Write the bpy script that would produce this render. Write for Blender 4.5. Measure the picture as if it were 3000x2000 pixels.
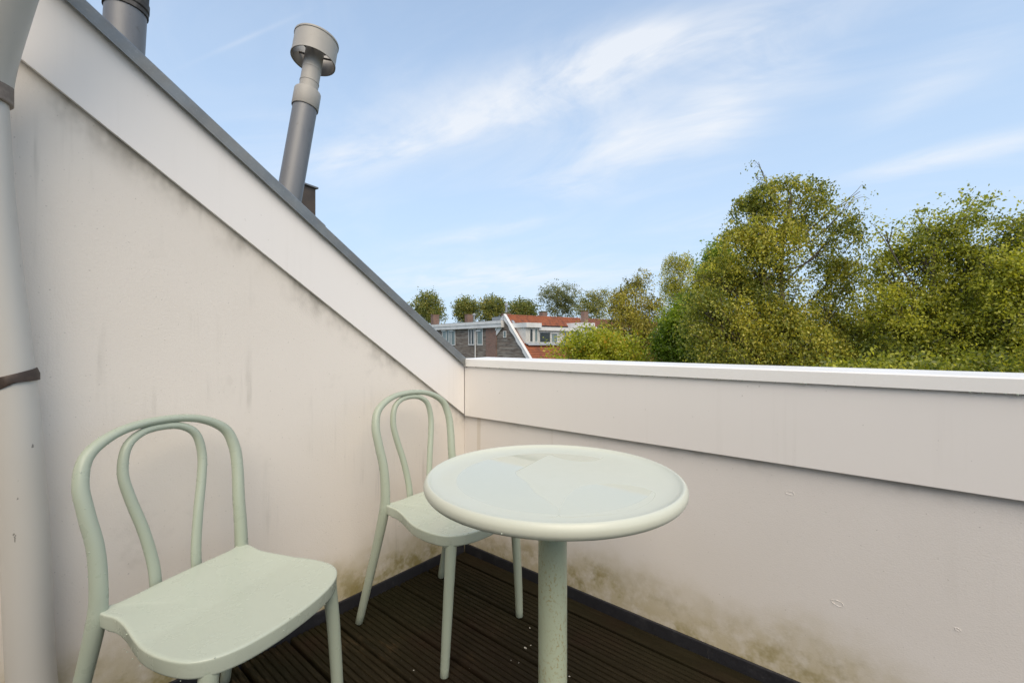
import bpy, bmesh, math, random
import numpy as np
from mathutils import Vector, Matrix

R = math.radians
scene = bpy.context.scene
for o in list(bpy.data.objects):
    bpy.data.objects.remove(o, do_unlink=True)
COL = scene.collection

# ------------------------------------------------------------------ camera
F, PSI, HY = 1303.0, R(40.12), 1001.7           # focal length in photo pixels, heading, horizon row
CAM = np.array([1.625, -1.558, 1.045])
DV = np.array([-math.sin(PSI), math.cos(PSI), 0.0])
RV = np.array([math.cos(PSI), math.sin(PSI), 0.0])
UV = np.array([0.0, 0.0, 1.0])
K = 3000.0 / 2352.0

cd = bpy.data.cameras.new('camera')
cd.sensor_width = 36.0
cd.lens = 36.0 * F / 3000.0
cd.clip_start, cd.clip_end = 0.02, 3000.0
cd.shift_y = (HY - 1000.0) / 3000.0
cam = bpy.data.objects.new('camera', cd)
COL.objects.link(cam)
cam.location = CAM
cam.rotation_euler = (R(90), 0, PSI)
scene.camera = cam


def ray(x, y):
    return DV + RV * (x - 1500.0) / F + UV * (HY - y) / F


def at(x, y, depth):
    return CAM + depth * ray(x, y)


def onplane(x, y, n, c):
    """where the ray through photo pixel (x, y) meets the plane n.P = c"""
    v = ray(x, y)
    n = np.asarray(n, float)
    return CAM + v * ((c - n @ CAM) / (n @ v))


# ------------------------------------------------------------------ world
SUN_DIR = Vector((0.66, -0.52, 0.92)).normalized()      # towards the sun
SUN_EL = math.asin(SUN_DIR.z)
SUN_AZ = math.atan2(SUN_DIR.x, SUN_DIR.y)
world = bpy.data.worlds.new('World')
scene.world = world
world.use_nodes = True
wt = world.node_tree
for n in list(wt.nodes):
    wt.nodes.remove(n)


def wn(t, **k):
    n = wt.nodes.new(t)
    for a, b in k.items():
        setattr(n, a, b)
    return n


def wmath(op, a, b=None, c=None, clamp=False):
    n = wn('ShaderNodeMath', operation=op, use_clamp=clamp)
    for i, v in enumerate((a, b, c)):
        if v is None:
            continue
        if isinstance(v, (int, float)):
            n.inputs[i].default_value = v
        else:
            wt.links.new(v, n.inputs[i])
    return n.outputs[0]


sky = wn('ShaderNodeTexSky', sky_type='NISHITA', sun_disc=False)
sky.sun_elevation = SUN_EL
sky.sun_rotation = SUN_AZ
sky.altitude = 0.0
sky.air_density = 1.0
sky.dust_density = 1.0
sky.ozone_density = 2.5
tc = wn('ShaderNodeTexCoord')
dirv = tc.outputs['Generated']


def vdot(v, const):
    n = wn('ShaderNodeVectorMath', operation='DOT_PRODUCT')
    wt.links.new(v, n.inputs[0])
    n.inputs[1].default_value = tuple(const)
    return n.outputs['Value']


# wispy noise on a plane high above the roofs, drawn out along the wind
sep = wn('ShaderNodeSeparateXYZ')
wt.links.new(dirv, sep.inputs[0])
zc = wmath('MAXIMUM', sep.outputs[2], 0.03)
zc = wmath('ADD', zc, 0.12)
comb = wn('ShaderNodeCombineXYZ')
wt.links.new(wmath('DIVIDE', sep.outputs[0], zc), comb.inputs[0])
wt.links.new(wmath('DIVIDE', sep.outputs[1], zc), comb.inputs[1])


def wnoise(scale, rot, stretch, detail, rough, dist):
    mp = wn('ShaderNodeMapping')
    mp.inputs['Rotation'].default_value = (0, 0, rot)
    mp.inputs['Scale'].default_value = (scale * stretch, scale, 1)
    wt.links.new(comb.outputs[0], mp.inputs['Vector'])
    nz = wn('ShaderNodeTexNoise')
    nz.inputs['Scale'].default_value = 1.0
    nz.inputs['Detail'].default_value = detail
    nz.inputs['Roughness'].default_value = rough
    nz.inputs['Distortion'].default_value = dist
    wt.links.new(mp.outputs[0], nz.inputs['Vector'])
    return nz.outputs['Fac']


def wramp(v, a, b, lo=0.0, hi=1.0):
    n = wn('ShaderNodeMapRange')
    n.interpolation_type = 'SMOOTHSTEP'
    n.inputs[1].default_value, n.inputs[2].default_value = a, b
    n.inputs[3].default_value, n.inputs[4].default_value = lo, hi
    wt.links.new(v, n.inputs[0])
    return n.outputs[0]


WIND = PSI + R(20)
n1 = wnoise(2.3, -WIND, 0.5, 7, 0.60, 1.0)
n2 = wnoise(0.9, -WIND, 0.6, 3, 0.55, 0.5)
n3 = wnoise(7.0, -WIND + 0.25, 0.3, 3, 0.6, 0.6)
wisp = wmath('MULTIPLY', wramp(n1, 0.36, 0.80), wramp(n2, 0.35, 0.65, 0.15, 1.0))
wisp = wmath('MULTIPLY', wisp, wramp(n3, 0.25, 0.6, 0.6, 1.0))
wisp = wmath('MULTIPLY', wisp, wramp(sep.outputs[2], 0.04, 0.25))
base_cl = wmath('MULTIPLY', wisp, 0.42)
# the cirrus bank in view: soft ellipses of sky that hold more cloud
BANK = [  # centre x, y (pixels of the 2352-wide view), half sizes, tilt, weight
    (1270, 205, 280, 70, 16, 1.0), (1500, 95, 260, 45, 8, .75), (1430, 330, 190, 75, 12, .85),
    (880, 345, 240, 38, 15, .8), (1760, 110, 110, 60, -25, .55), (1650, 260, 120, 90, 60, .5),
    (2170, 360, 240, 22, 12, .75), (1080, 538, 150, 16, 10, .7), (1230, 640, 260, 40, 2, .5),
    (545, 98, 110, 6, 24, .26), (2100, 230, 170, 50, 30, .35), (1000, 640, 200, 40, 0, .35),
    (880, 270, 200, 50, 10, .3), (1300, 430, 160, 40, 5, .35), (2250, 50, 160, 40, 20, .25),
]
tot = None
for (cx, cy, hx, hy, tl, w) in BANK:
    c = ray(cx * K, cy * K)
    L = np.linalg.norm(c)
    c = c / L
    e1 = ray((cx + 50 * math.cos(R(tl))) * K, (cy - 50 * math.sin(R(tl))) * K)
    e1 = e1 / np.linalg.norm(e1) - c
    a1 = np.linalg.norm(e1) / 50.0
    e1 /= np.linalg.norm(e1)
    e2 = np.cross(c, e1)
    f2 = ray((cx + 50 * math.sin(R(tl))) * K, (cy + 50 * math.cos(R(tl))) * K)
    f2 = f2 / np.linalg.norm(f2) - c
    a2 = np.linalg.norm(f2) / 50.0
    q = wmath('POWER', wmath('ABSOLUTE', wmath('DIVIDE', vdot(dirv, e1), hx * a1)), 2.0)
    q2 = wmath('POWER', wmath('ABSOLUTE', wmath('DIVIDE', vdot(dirv, e2), hy * a2)), 2.0)
    g = wmath('EXPONENT', wmath('MULTIPLY', wmath('ADD', q, q2), -1.0))
    g = wmath('MULTIPLY', g, wramp(vdot(dirv, c), 0.0, 0.3))
    g = wmath('MULTIPLY', g, w)
    tot = g if tot is None else wmath('ADD', tot, g)
streak = wmath('ADD', wmath('MULTIPLY', wramp(n1, 0.26, 0.66), 0.75), wmath('MULTIPLY', wramp(n3, 0.3, 0.7), 0.25))
bank = wmath('MULTIPLY', tot, wmath('MULTIPLY', streak, 1.25))
# thin pale blue haze low down, all the way round
veil = wramp(sep.outputs[2], 0.90, -0.02, 0.34, 0.92)
mixv = wn('ShaderNodeMix', data_type='RGBA')
wt.links.new(veil, mixv.inputs[0])
wt.links.new(sky.outputs[0], mixv.inputs[6])
mixv.inputs[7].default_value = (2.72, 3.50, 4.45, 1)
cl = wmath('ADD', base_cl, bank, clamp=True)
cl = wmath('MULTIPLY', cl, 0.76)
mixc = wn('ShaderNodeMix', data_type='RGBA')
wt.links.new(cl, mixc.inputs[0])
wt.links.new(mixv.outputs[2], mixc.inputs[6])
mixc.inputs[7].default_value = (4.2, 4.3, 4.45, 1)
bg = wn('ShaderNodeBackground')
bg.inputs['Strength'].default_value = 0.12
wt.links.new(mixc.outputs[2], bg.inputs['Color'])
wo = wn('ShaderNodeOutputWorld')
wt.links.new(bg.outputs[0], wo.inputs['Surface'])

# ------------------------------------------------------------------ sun and exposure
sl = bpy.data.lights.new('sun', 'SUN')
sl.energy = 1.5
sl.angle = R(50)
sl.color = (1.0, 0.84, 0.62)
sun = bpy.data.objects.new('sun', sl)
COL.objects.link(sun)
sun.rotation_euler = SUN_DIR.to_track_quat('Z', 'Y').to_euler()
scene.view_settings.view_transform = 'Standard'
scene.view_settings.look = 'None'
scene.view_settings.exposure = 0.90
scene.view_settings.gamma = 1.0
scene.view_settings.use_curve_mapping = False


# ------------------------------------------------------------------ helpers
def tag(o, label=None, cat=None, group=None, kind=None):
    if label: o['label'] = label
    if cat: o['category'] = cat
    if group: o['group'] = group
    if kind: o['kind'] = kind
    return o


def empty(name, loc=(0, 0, 0), rz=0.0):
    o = bpy.data.objects.new(name, None)
    COL.objects.link(o)
    o.location = loc
    o.rotation_euler = (0, 0, rz)
    o.empty_display_size = 0.1
    return o


def link_mesh(name, me, mat, parent=None):
    if mat is not None and not me.materials:
        me.materials.append(mat)
    o = bpy.data.objects.new(name, me)
    COL.objects.link(o)
    if parent is not None:
        o.parent = parent
    return o


class MB:
    """collects shapes and links them as one mesh object"""
    def __init__(self):
        self.v, self.f = [], []

    def add(self, vs, fs):
        n = len(self.v)
        self.v += [tuple(map(float, p)) for p in vs]
        self.f += [tuple(i + n for i in q) for q in fs]
        return self

    def box(self, x0, x1, y0, y1, z0, z1):
        return self.hexa([(x0, y0, z0), (x1, y0, z0), (x1, y1, z0), (x0, y1, z0),
                          (x0, y0, z1), (x1, y0, z1), (x1, y1, z1), (x0, y1, z1)])

    def hexa(self, p):
        return self.add(p, [(0, 3, 2, 1), (4, 5, 6, 7), (0, 1, 5, 4), (1, 2, 6, 5), (2, 3, 7, 6), (3, 0, 4, 7)])

    def prism(self, poly, off):
        """poly: list of 3D points, extruded by vector off"""
        n = len(poly)
        off = np.asarray(off, float)
        vs = [np.asarray(p, float) for p in poly]
        vs += [p + off for p in vs]
        fs = [tuple(range(n - 1, -1, -1)), tuple(range(n, 2 * n))]
        fs += [(i, (i + 1) % n, (i + 1) % n + n, i + n) for i in range(n)]
        return self.add(vs, fs)

    def tube(self, pts, rads, seg=12, rads2=None, side=None, cap=True):
        """sweep of an ellipse along pts; rads in the in-plane direction, rads2 along 'side'"""
        pts = [np.asarray(p, float) for p in pts]
        n = len(pts)
        rads2 = rads2 or rads
        rings = []
        ref = None
        for i, p in enumerate(pts):
            t = pts[min(i + 1, n - 1)] - pts[max(i - 1, 0)]
            t = t / (np.linalg.norm(t) + 1e-9)
            if side is not None:
                b = np.asarray(side, float)
            elif ref is None:
                b = np.array([1.0, 0, 0]) if abs(t[0]) < 0.8 else np.array([0, 1.0, 0])
            else:
                b = ref
            b = b - t * (b @ t)
            b /= np.linalg.norm(b) + 1e-9
            ref = b
            m = np.cross(t, b)
            rings.append([p + m * rads[i] * math.cos(2 * math.pi * k / seg) + b * rads2[i] * math.sin(2 * math.pi * k / seg)
                          for k in range(seg)])
        vs = [v for ring in rings for v in ring]
        fs = []
        for i in range(n - 1):
            for k in range(seg):
                k2 = (k + 1) % seg
                fs.append((i * seg + k, i * seg + k2, (i + 1) * seg + k2, (i + 1) * seg + k))
        if cap:
            fs.append(tuple(range(seg - 1, -1, -1)))
            fs.append(tuple((n - 1) * seg + k for k in range(seg)))
        return self.add(vs, fs)

    def lathe(self, prof, seg=32, M=None, closed=False):
        """prof: (r, z) pairs turned about the z axis"""
        vs, fs = [], []
        n = len(prof)
        for (r, z) in prof:
            for k in range(seg):
                a = 2 * math.pi * k / seg
                vs.append(Vector((r * math.cos(a), r * math.sin(a), z)))
        for i in range(n - 1 if not closed else n):
            j = (i + 1) % n
            for k in range(seg):
                k2 = (k + 1) % seg
                fs.append((i * seg + k, i * seg + k2, j * seg + k2, j * seg + k))
        if M is not None:
            vs = [M @ v for v in vs]
        return self.add(vs, fs)

    def build(self, name, mat, parent=None, smooth=False, bevel=0.0, angle=35, recalc=True, seg=2):
        me = bpy.data.meshes.new(name)
        me.from_pydata(self.v, [], self.f)
        if recalc or bevel > 0:
            bm = bmesh.new()
            bm.from_mesh(me)
            bmesh.ops.remove_doubles(bm, verts=bm.verts, dist=1e-6)
            bmesh.ops.recalc_face_normals(bm, faces=bm.faces)
            if bevel > 0:
                es = [e for e in bm.edges if len(e.link_faces) == 2 and e.calc_face_angle(0) > R(30)]
                bmesh.ops.bevel(bm, geom=es, offset=bevel, segments=seg, profile=0.6, affect='EDGES', clamp_overlap=True)
            bm.to_mesh(me)
            bm.free()
        if smooth:
            me.polygons.foreach_set('use_smooth', [True] * len(me.polygons))
            try:
                me.set_sharp_from_angle(angle=R(angle))
            except Exception:
                pass
        me.update()
        return link_mesh(name, me, mat, parent)


def spline(ctrl, n):
    """Catmull-Rom through control points of any dimension"""
    P = [np.asarray(c, float) for c in ctrl]
    P = [2 * P[0] - P[1]] + P + [2 * P[-1] - P[-2]]
    out = []
    segs = len(P) - 3
    for i in range(segs):
        m = n
        for k in range(m):
            t = k / m
            a, b, c, e = P[i:i + 4]
            out.append(0.5 * ((2 * b) + (c - a) * t + (2 * a - 5 * b + 4 * c - e) * t * t + (3 * b - a - 3 * c + e) * t ** 3))
    out.append(P[-2])
    return out


# ------------------------------------------------------------------ materials
class Mat:
    def __init__(self, name, base=(0.5, 0.5, 0.5), rough=0.5, metal=0.0, ior=1.45):
        self.m = bpy.data.materials.new(name)
        self.m.use_nodes = True
        self.t = self.m.node_tree
        self.p = self.t.nodes['Principled BSDF']
        self.p.inputs['Base Color'].default_value = (*base, 1)
        self.p.inputs['Roughness'].default_value = rough
        self.p.inputs['Metallic'].default_value = metal
        self.p.inputs['IOR'].default_value = ior
        self.col = None
        self.base = base
        self._tc = None

    def node(self, t, **k):
        n = self.t.nodes.new(t)
        for a, b in k.items():
            setattr(n, a, b)
        return n

    def link(self, a, b):
        self.t.links.new(a, b)

    def coord(self, which='Object'):
        if self._tc is None:
            self._tc = self.node('ShaderNodeTexCoord')
        return self._tc.outputs[which]

    def geo(self):
        g = self.node('ShaderNodeNewGeometry')
        return g.outputs['Position']

    def noise(self, scale=5, detail=4, rough=0.55, dist=0.0, vec=None, stretch=(1, 1, 1), off=(0, 0, 0)):
        mp = self.node('ShaderNodeMapping')
        mp.inputs['Scale'].default_value = stretch
        mp.inputs['Location'].default_value = off
        self.link(vec if vec is not None else self.coord(), mp.inputs['Vector'])
        n = self.node('ShaderNodeTexNoise')
        n.inputs['Scale'].default_value = scale
        n.inputs['Detail'].default_value = detail
        n.inputs['Roughness'].default_value = rough
        n.inputs['Distortion'].default_value = dist
        self.link(mp.outputs[0], n.inputs['Vector'])
        return n.outputs['Fac']

    def ramp(self, v, a, b, lo=0.0, hi=1.0):
        n = self.node('ShaderNodeMapRange')
        n.interpolation_type = 'SMOOTHSTEP'
        for i, x in zip((1, 2, 3, 4), (a, b, lo, hi)):
            n.inputs[i].default_value = x
        self.link(v, n.inputs[0])
        return n.outputs[0]

    def math(self, op, a, b=None, clamp=False):
        n = self.node('ShaderNodeMath', operation=op, use_clamp=clamp)
        for i, v in enumerate((a, b)):
            if v is None: continue
            if isinstance(v, (int, float)):
                n.inputs[i].default_value = v
            else:
                self.link(v, n.inputs[i])
        return n.outputs[0]

    def mix(self, fac, b, a=None, mode='MIX'):
        """mix colour b over the current colour with factor fac"""
        n = self.node('ShaderNodeMix', data_type='RGBA', blend_type=mode)
        if isinstance(fac, (int, float)):
            n.inputs[0].default_value = fac
        else:
            self.link(fac, n.inputs[0])
        cur = a if a is not None else self.col
        if cur is None:
            n.inputs[6].default_value = (*self.base, 1)
        elif isinstance(cur, tuple):
            n.inputs[6].default_value = (*cur, 1)
        else:
            self.link(cur, n.inputs[6])
        if isinstance(b, tuple):
            n.inputs[7].default_value = (*b, 1)
        else:
            self.link(b, n.inputs[7])
        self.col = n.outputs[2]
        self.link(self.col, self.p.inputs['Base Color'])
        return self.col

    def rough(self, v):
        self.link(v, self.p.inputs['Roughness'])

    def bump(self, h, strength=0.3, dist=0.01):
        b = self.node('ShaderNodeBump')
        b.inputs['Strength'].default_value = strength
        b.inputs['Distance'].default_value = dist
        self.link(h, b.inputs['Height'])
        if getattr(self, 'lastb', None) is not None:
            self.link(self.lastb, b.inputs['Normal'])
        self.lastb = b.outputs[0]
        self.link(b.outputs[0], self.p.inputs['Normal'])

    def sepz(self):
        s = self.node('ShaderNodeSeparateXYZ')
        self.link(self.geo(), s.inputs[0])
        return s.outputs


def stucco(name, base, left):
    m = Mat(name, base, 0.85)
    P = m.geo()
    xyz = m.sepz()
    # broad blotches
    m.mix(m.ramp(m.noise(1.3, 3, vec=P), 0.35, 0.75, 0, 0.30), tuple(c * k for c, k in zip(base, (.84, .83, .80))))
    # rain streaks, in patches
    st = m.ramp(m.noise(1.0, 3, .65, vec=P, stretch=(26, 26, 1.6)), 0.52, 0.74)
    pt = m.ramp(m.noise(2.3, 3, .6, vec=P, off=(3, 1, 7)), 0.48, 0.68)
    m.mix(m.math('MULTIPLY', m.math('MULTIPLY', st, pt), 0.42 if left else 0.06), (0.30, 0.28, 0.24))
    # grey smudges
    sm = m.ramp(m.noise(4.5, 4, .7, vec=P, off=(9, 4, 2)), 0.60, 0.80)
    m.mix(m.math('MULTIPLY', sm, 0.22 if left else 0.12), (0.30, 0.27, 0.22))
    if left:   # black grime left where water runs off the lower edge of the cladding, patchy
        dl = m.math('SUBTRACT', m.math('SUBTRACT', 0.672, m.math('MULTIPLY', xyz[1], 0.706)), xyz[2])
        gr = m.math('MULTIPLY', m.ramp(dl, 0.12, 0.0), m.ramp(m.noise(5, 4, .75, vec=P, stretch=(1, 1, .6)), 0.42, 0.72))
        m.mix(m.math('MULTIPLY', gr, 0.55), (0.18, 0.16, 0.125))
    else:
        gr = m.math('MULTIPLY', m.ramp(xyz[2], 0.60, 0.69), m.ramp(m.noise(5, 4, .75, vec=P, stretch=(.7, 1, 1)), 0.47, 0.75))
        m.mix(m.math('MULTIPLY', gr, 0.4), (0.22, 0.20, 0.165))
        dr = m.ramp(m.noise(1.0, 2, .5, vec=P, stretch=(16, 1, .4)), 0.63, 0.70)
        dr = m.math('MULTIPLY', dr, m.ramp(xyz[0], 0.7, 0.3))
        m.mix(m.math('MULTIPLY', dr, 0.28), (0.42, 0.33, 0.20))
    # algae creeping up from the roofing felt
    hgt = m.math('ADD', xyz[2], m.math('MULTIPLY', m.noise(2.2, 4, .65, vec=P), -0.34 if left else -0.30))
    al = m.ramp(hgt, 0.10, -0.10)
    al = m.math('MULTIPLY', al, m.ramp(m.noise(16, 3, .7, vec=P, off=(2, 5, 1)), 0.25, 0.60, 0.45, 1))
    m.mix(m.math('MULTIPLY', al, 0.66), (0.40, 0.325, 0.13))
    al2 = m.math('MULTIPLY', m.ramp(hgt, 0.04, -0.12), m.ramp(m.noise(9, 4, .7, vec=P, off=(7, 5, 3)), 0.44, 0.66))
    m.mix(m.math('MULTIPLY', al2, 0.75), (0.23, 0.18, 0.03))
    # pinholes and dark specks
    sp = m.ramp(m.noise(150, 1, .5, vec=P), 0.72, 0.78)
    m.mix(m.math('MULTIPLY', sp, 0.35), (0.22, 0.20, 0.17))
    m.bump(m.noise(240, 1, .6, vec=P, stretch=(1, 1, 1.0)), 0.16 if left else 0.10, 0.004)
    m.bump(m.noise(80, 2, .55, vec=P), 0.09 if left else 0.05, 0.004)
    return m.m


WALLC = (0.755, 0.70, 0.63)
M = {}
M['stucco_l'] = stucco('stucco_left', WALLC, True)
M['stucco_r'] = stucco('stucco_right', (0.77, 0.725, 0.68), False)


def panel_mat(name, base):
    m = Mat(name, base, 0.42)
    P = m.geo()
    m.mix(m.ramp(m.noise(1.7, 3, vec=P), 0.3, 0.75, 0, 0.22), tuple(c * .93 for c in base))
    st = m.ramp(m.noise(1.0, 4, .6, vec=P, stretch=(30, 30, 1.2)), 0.55, 0.8)
    m.mix(m.math('MULTIPLY', st, 0.10), (0.45, 0.41, 0.35))
    sp = m.ramp(m.noise(60, 2, .5, vec=P), 0.74, 0.78)
    m.mix(m.math('MULTIPLY', sp, 0.35), (0.30, 0.27, 0.22))
    m.rough(m.ramp(m.noise(6, 4, vec=P), 0.3, 0.7, 0.36, 0.5))
    m.bump(m.noise(4, 2, vec=P), 0.08, 0.01)
    return m.m


M['panel'] = panel_mat('painted_panel', (0.83, 0.79, 0.745))
M['cap'] = panel_mat('painted_cap', (0.88, 0.86, 0.82))

m = Mat('zinc', (0.20, 0.205, 0.20), 0.42, 0.55)
P = m.geo()
m.mix(m.ramp(m.noise(9, 5, .7, vec=P), 0.35, 0.7, 0, 0.6), (0.29, 0.29, 0.27))
m.mix(m.ramp(m.noise(120, 3, .6, vec=P), 0.55, 0.75, 0, 0.35), (0.38, 0.37, 0.34))
m.rough(m.ramp(m.noise(14, 4, vec=P), 0.3, 0.7, 0.32, 0.6))
m.bump(m.noise(7, 2, vec=P), 0.1, 0.01)
M['zinc'] = m.m

m = Mat('roofing_felt', (0.022, 0.022, 0.026), 0.5)
P = m.geo()
m.mix(m.ramp(m.noise(14, 5, .7, vec=P), 0.5, 0.8, 0, 0.5), (0.07, 0.068, 0.072))
m.mix(m.ramp(m.noise(45, 3, .7, vec=P, stretch=(1, 1, .3)), 0.66, 0.8, 0, 0.5), (0.16, 0.15, 0.15))
m.bump(m.noise(60, 4, vec=P), 0.5, 0.004)
M['felt'] = m.m


def deck_mat():
    m = Mat('wet_deck_boards', (0.021, 0.016, 0.0080), 0.42)
    P = m.geo()
    m.p.inputs['Specular IOR Level'].default_value = 0.10
    oi = m.node('ShaderNodeObjectInfo')
    m.mix(m.ramp(m.noise(1.6, 4, .6, vec=P, off=(4, 0, 0)), 0.40, 0.68, 0, 0.85), (0.019, 0.019, 0.0075))
    m.mix(m.ramp(m.noise(2.1, 4, .6, vec=P, off=(0, 6, 0)), 0.48, 0.70, 0, 0.8), (0.030, 0.016, 0.010))
    m.mix(m.ramp(m.noise(1.0, 6, .7, vec=P, stretch=(5, 110, 1)), 0.42, 0.72, 0, 0.6), (0.044, 0.035, 0.018))
    wear = m.math('MULTIPLY', m.ramp(m.noise(3.2, 4, .6, vec=P, off=(1.2, 8, 0)), 0.56, 0.72),
                  m.ramp(m.noise(1.0, 6, .75, vec=P, stretch=(14, 120, 1)), 0.45, 0.66))
    m.mix(m.math('MULTIPLY', wear, 0.7), (0.13, 0.088, 0.045))
    m.mix(m.ramp(oi.outputs['Random'], 0.0, 1.0, 0.0, 0.30), (0.010, 0.009, 0.006))
    fl = m.ramp(m.noise(130, 2, .5, vec=P, off=(3, 3, 3)), 0.775, 0.80)
    m.mix(m.math('MULTIPLY', fl, 0.6), (0.30, 0.28, 0.23))
    m.rough(m.ramp(m.noise(8, 5, .6, vec=P, stretch=(1, 4, 1)), 0.3, 0.7, 0.45, 0.75))
    m.bump(m.noise(1.0, 5, .7, vec=P, stretch=(25, 420, 1)), 0.35, 0.002)
    return m.m


M['deck'] = deck_mat()


def mint(name, base, rough, rust=False):
    m = Mat(name, base, rough)
    P = m.coord('Object')
    m.mix(m.ramp(m.noise(3, 4, vec=P), 0.35, 0.7, 0, 0.25), tuple(c * .93 for c in base))
    wet = m.noise(11, 5, .65, vec=P, stretch=(1, 1, 1))
    if rust:
        rs = m.math('MULTIPLY', m.ramp(m.noise(190, 3, .7, vec=P, stretch=(1, 1, .6)), 0.52, 0.64),
                    m.ramp(m.noise(9, 3, vec=P, stretch=(2, 2, .8)), 0.34, 0.60))
        m.mix(m.math('MULTIPLY', rs, 0.65), (0.30, 0.215, 0.075))
    m.rough(m.ramp(wet, 0.40, 0.60, rough - 0.14, rough + 0.08))
    m.bump(m.noise(160, 3, vec=P), 0.06, 0.002)
    return m.m


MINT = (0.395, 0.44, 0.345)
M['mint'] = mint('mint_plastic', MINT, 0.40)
M['seat'] = mint('mint_plastic_seat_lit', (0.49, 0.53, 0.43), 0.30)  # same plastic as the frame; sky sheen on the upturned seat put into paler colour
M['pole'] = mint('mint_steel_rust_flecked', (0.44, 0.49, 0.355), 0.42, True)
m = Mat('mint_enamel', (0.595, 0.61, 0.505), 0.34)
m.rough(m.ramp(m.noise(9, 4), 0.35, 0.65, 0.30, 0.42))
M['table'] = m.m
m = Mat('rain_water_film', (0.57, 0.585, 0.478), 0.015, 0, 1.36)
m.bump(m.noise(14, 2), 0.015, 0.004)
M['water'] = m.m
m = Mat('rain_drop', (0.47, 0.52, 0.43), 0.05, 0, 1.40)
M['drop'] = m.m

m = Mat('grey_plastic_pipe', (0.52, 0.495, 0.445), 0.38)
P = m.geo()
m.mix(m.ramp(m.noise(2.5, 4, .6, vec=P, stretch=(1, 1, .5)), 0.4, 0.7, 0, .5), (0.58, 0.545, 0.485))
sp = m.ramp(m.noise(42, 3, .6, vec=P, stretch=(1, 1, .6)), 0.70, 0.74)
m.mix(m.math('MULTIPLY', sp, .75), (0.10, 0.09, 0.08))
m.rough(m.ramp(m.noise(20, 4, vec=P), 0.3, 0.7, 0.30, 0.5))
M['pvc'] = m.m
m = Mat('brown_rust_clamp', (0.05, 0.035, 0.028), 0.6)
m.mix(m.ramp(m.noise(30, 4, vec=m.geo()), 0.4, 0.7), (0.09, 0.062, 0.045))
M['clamp'] = m.m
m = Mat('grey_brown_clamp', (0.24, 0.20, 0.165), 0.5)
m.mix(m.ramp(m.noise(30, 4, vec=m.geo()), 0.4, 0.7), (0.15, 0.115, 0.09))
M['clamp2'] = m.m

m = Mat('flue_grey', (0.205, 0.207, 0.21), 0.45, 0.15)
P = m.geo()
m.mix(m.ramp(m.noise(5, 5, .65, vec=P, stretch=(2, 2, .5)), 0.4, 0.7, 0, .6), (0.15, 0.155, 0.165))
m.mix(m.ramp(m.noise(24, 5, .7, vec=P), 0.60, 0.78, 0, .6), (0.11, 0.10, 0.085))
M['flue'] = m.m
m = Mat('flue_cream', (0.41, 0.385, 0.34), 0.5)
P = m.geo()
m.mix(m.ramp(m.noise(7, 5, .65, vec=P), 0.4, 0.7, 0, .5), (0.34, 0.32, 0.285))
m.mix(m.ramp(m.noise(19, 5, .75, vec=P), 0.66, 0.76, 0, .7), (0.07, 0.06, 0.05))
M['flue_cream'] = m.m
m = Mat('soot', (0.06, 0.055, 0.05), 0.7)
m.mix(m.ramp(m.noise(20, 4, vec=m.geo()), 0.4, 0.7), (0.14, 0.13, 0.12))
M['soot'] = m.m
m = Mat('brown_duct', (0.11, 0.082, 0.06), 0.6)
m.mix(m.ramp(m.noise(12, 4, vec=m.geo()), 0.4, 0.7), (0.085, 0.065, 0.05))
M['brown'] = m.m

# ------------------------------------------------------------------ terrace: ground it stands on
GZ = -6.6
gm = Mat('garden_ground', (0.05, 0.06, 0.03), 0.9)
P = gm.geo()
gm.mix(gm.ramp(gm.noise(0.15, 5, vec=P), 0.4, 0.65), (0.075, 0.085, 0.035))
gm.mix(gm.ramp(gm.noise(0.4, 4, vec=P), 0.55, 0.7), (0.10, 0.085, 0.06))
mb = MB()
N = 24
ext = 900.0
for i in range(N):
    for j in range(N):
        x0, x1 = -ext + 2 * ext * i / N, -ext + 2 * ext * (i + 1) / N
        y0_, y1_ = -ext + 2 * ext * j / N, -ext + 2 * ext * (j + 1) / N
        mb.add([(x0, y0_, GZ), (x1, y0_, GZ), (x1, y1_, GZ), (x0, y1_, GZ)], [(0, 1, 2, 3)])
tag(mb.build('ground', gm.m), kind='structure')

# roof that the terrace is cut into, left of the sloping wall
m = Mat('own_roof_tiles', (0.10, 0.055, 0.04), 0.7)
m.mix(m.ramp(m.noise(6, 4), 0.4, 0.7), (0.07, 0.045, 0.035))
SL = 0.706
mb = MB()
mb.hexa([(-7, .3, .60), (-.155, .3, .60), (-.155, -4.2, .60 + SL * 4.5), (-7, -4.2, .60 + SL * 4.5),
         (-7, .3, .70), (-.155, .3, .70), (-.155, -4.2, .70 + SL * 4.5), (-7, -4.2, .70 + SL * 4.5)])
tag(mb.build('roof_slope', m.m), kind='structure')
# house body under the terrace
mb = MB().box(-7, 5.0, -8, .12, GZ, -.30)
tag(mb.build('house_body', M['stucco_r']), kind='structure')
# back wall of the terrace, behind the camera
mb = MB().box(-.15, 4.6, -4.2, -3.6, -.05, 2.5)
tag(mb.build('house_facade', M['stucco_r']), kind='structure')
mb = MB().box(-.1, 4.6, -3.8, .1, -.29, -.05)
tag(mb.build('terrace_slab', M['felt']), kind='structure')

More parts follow.
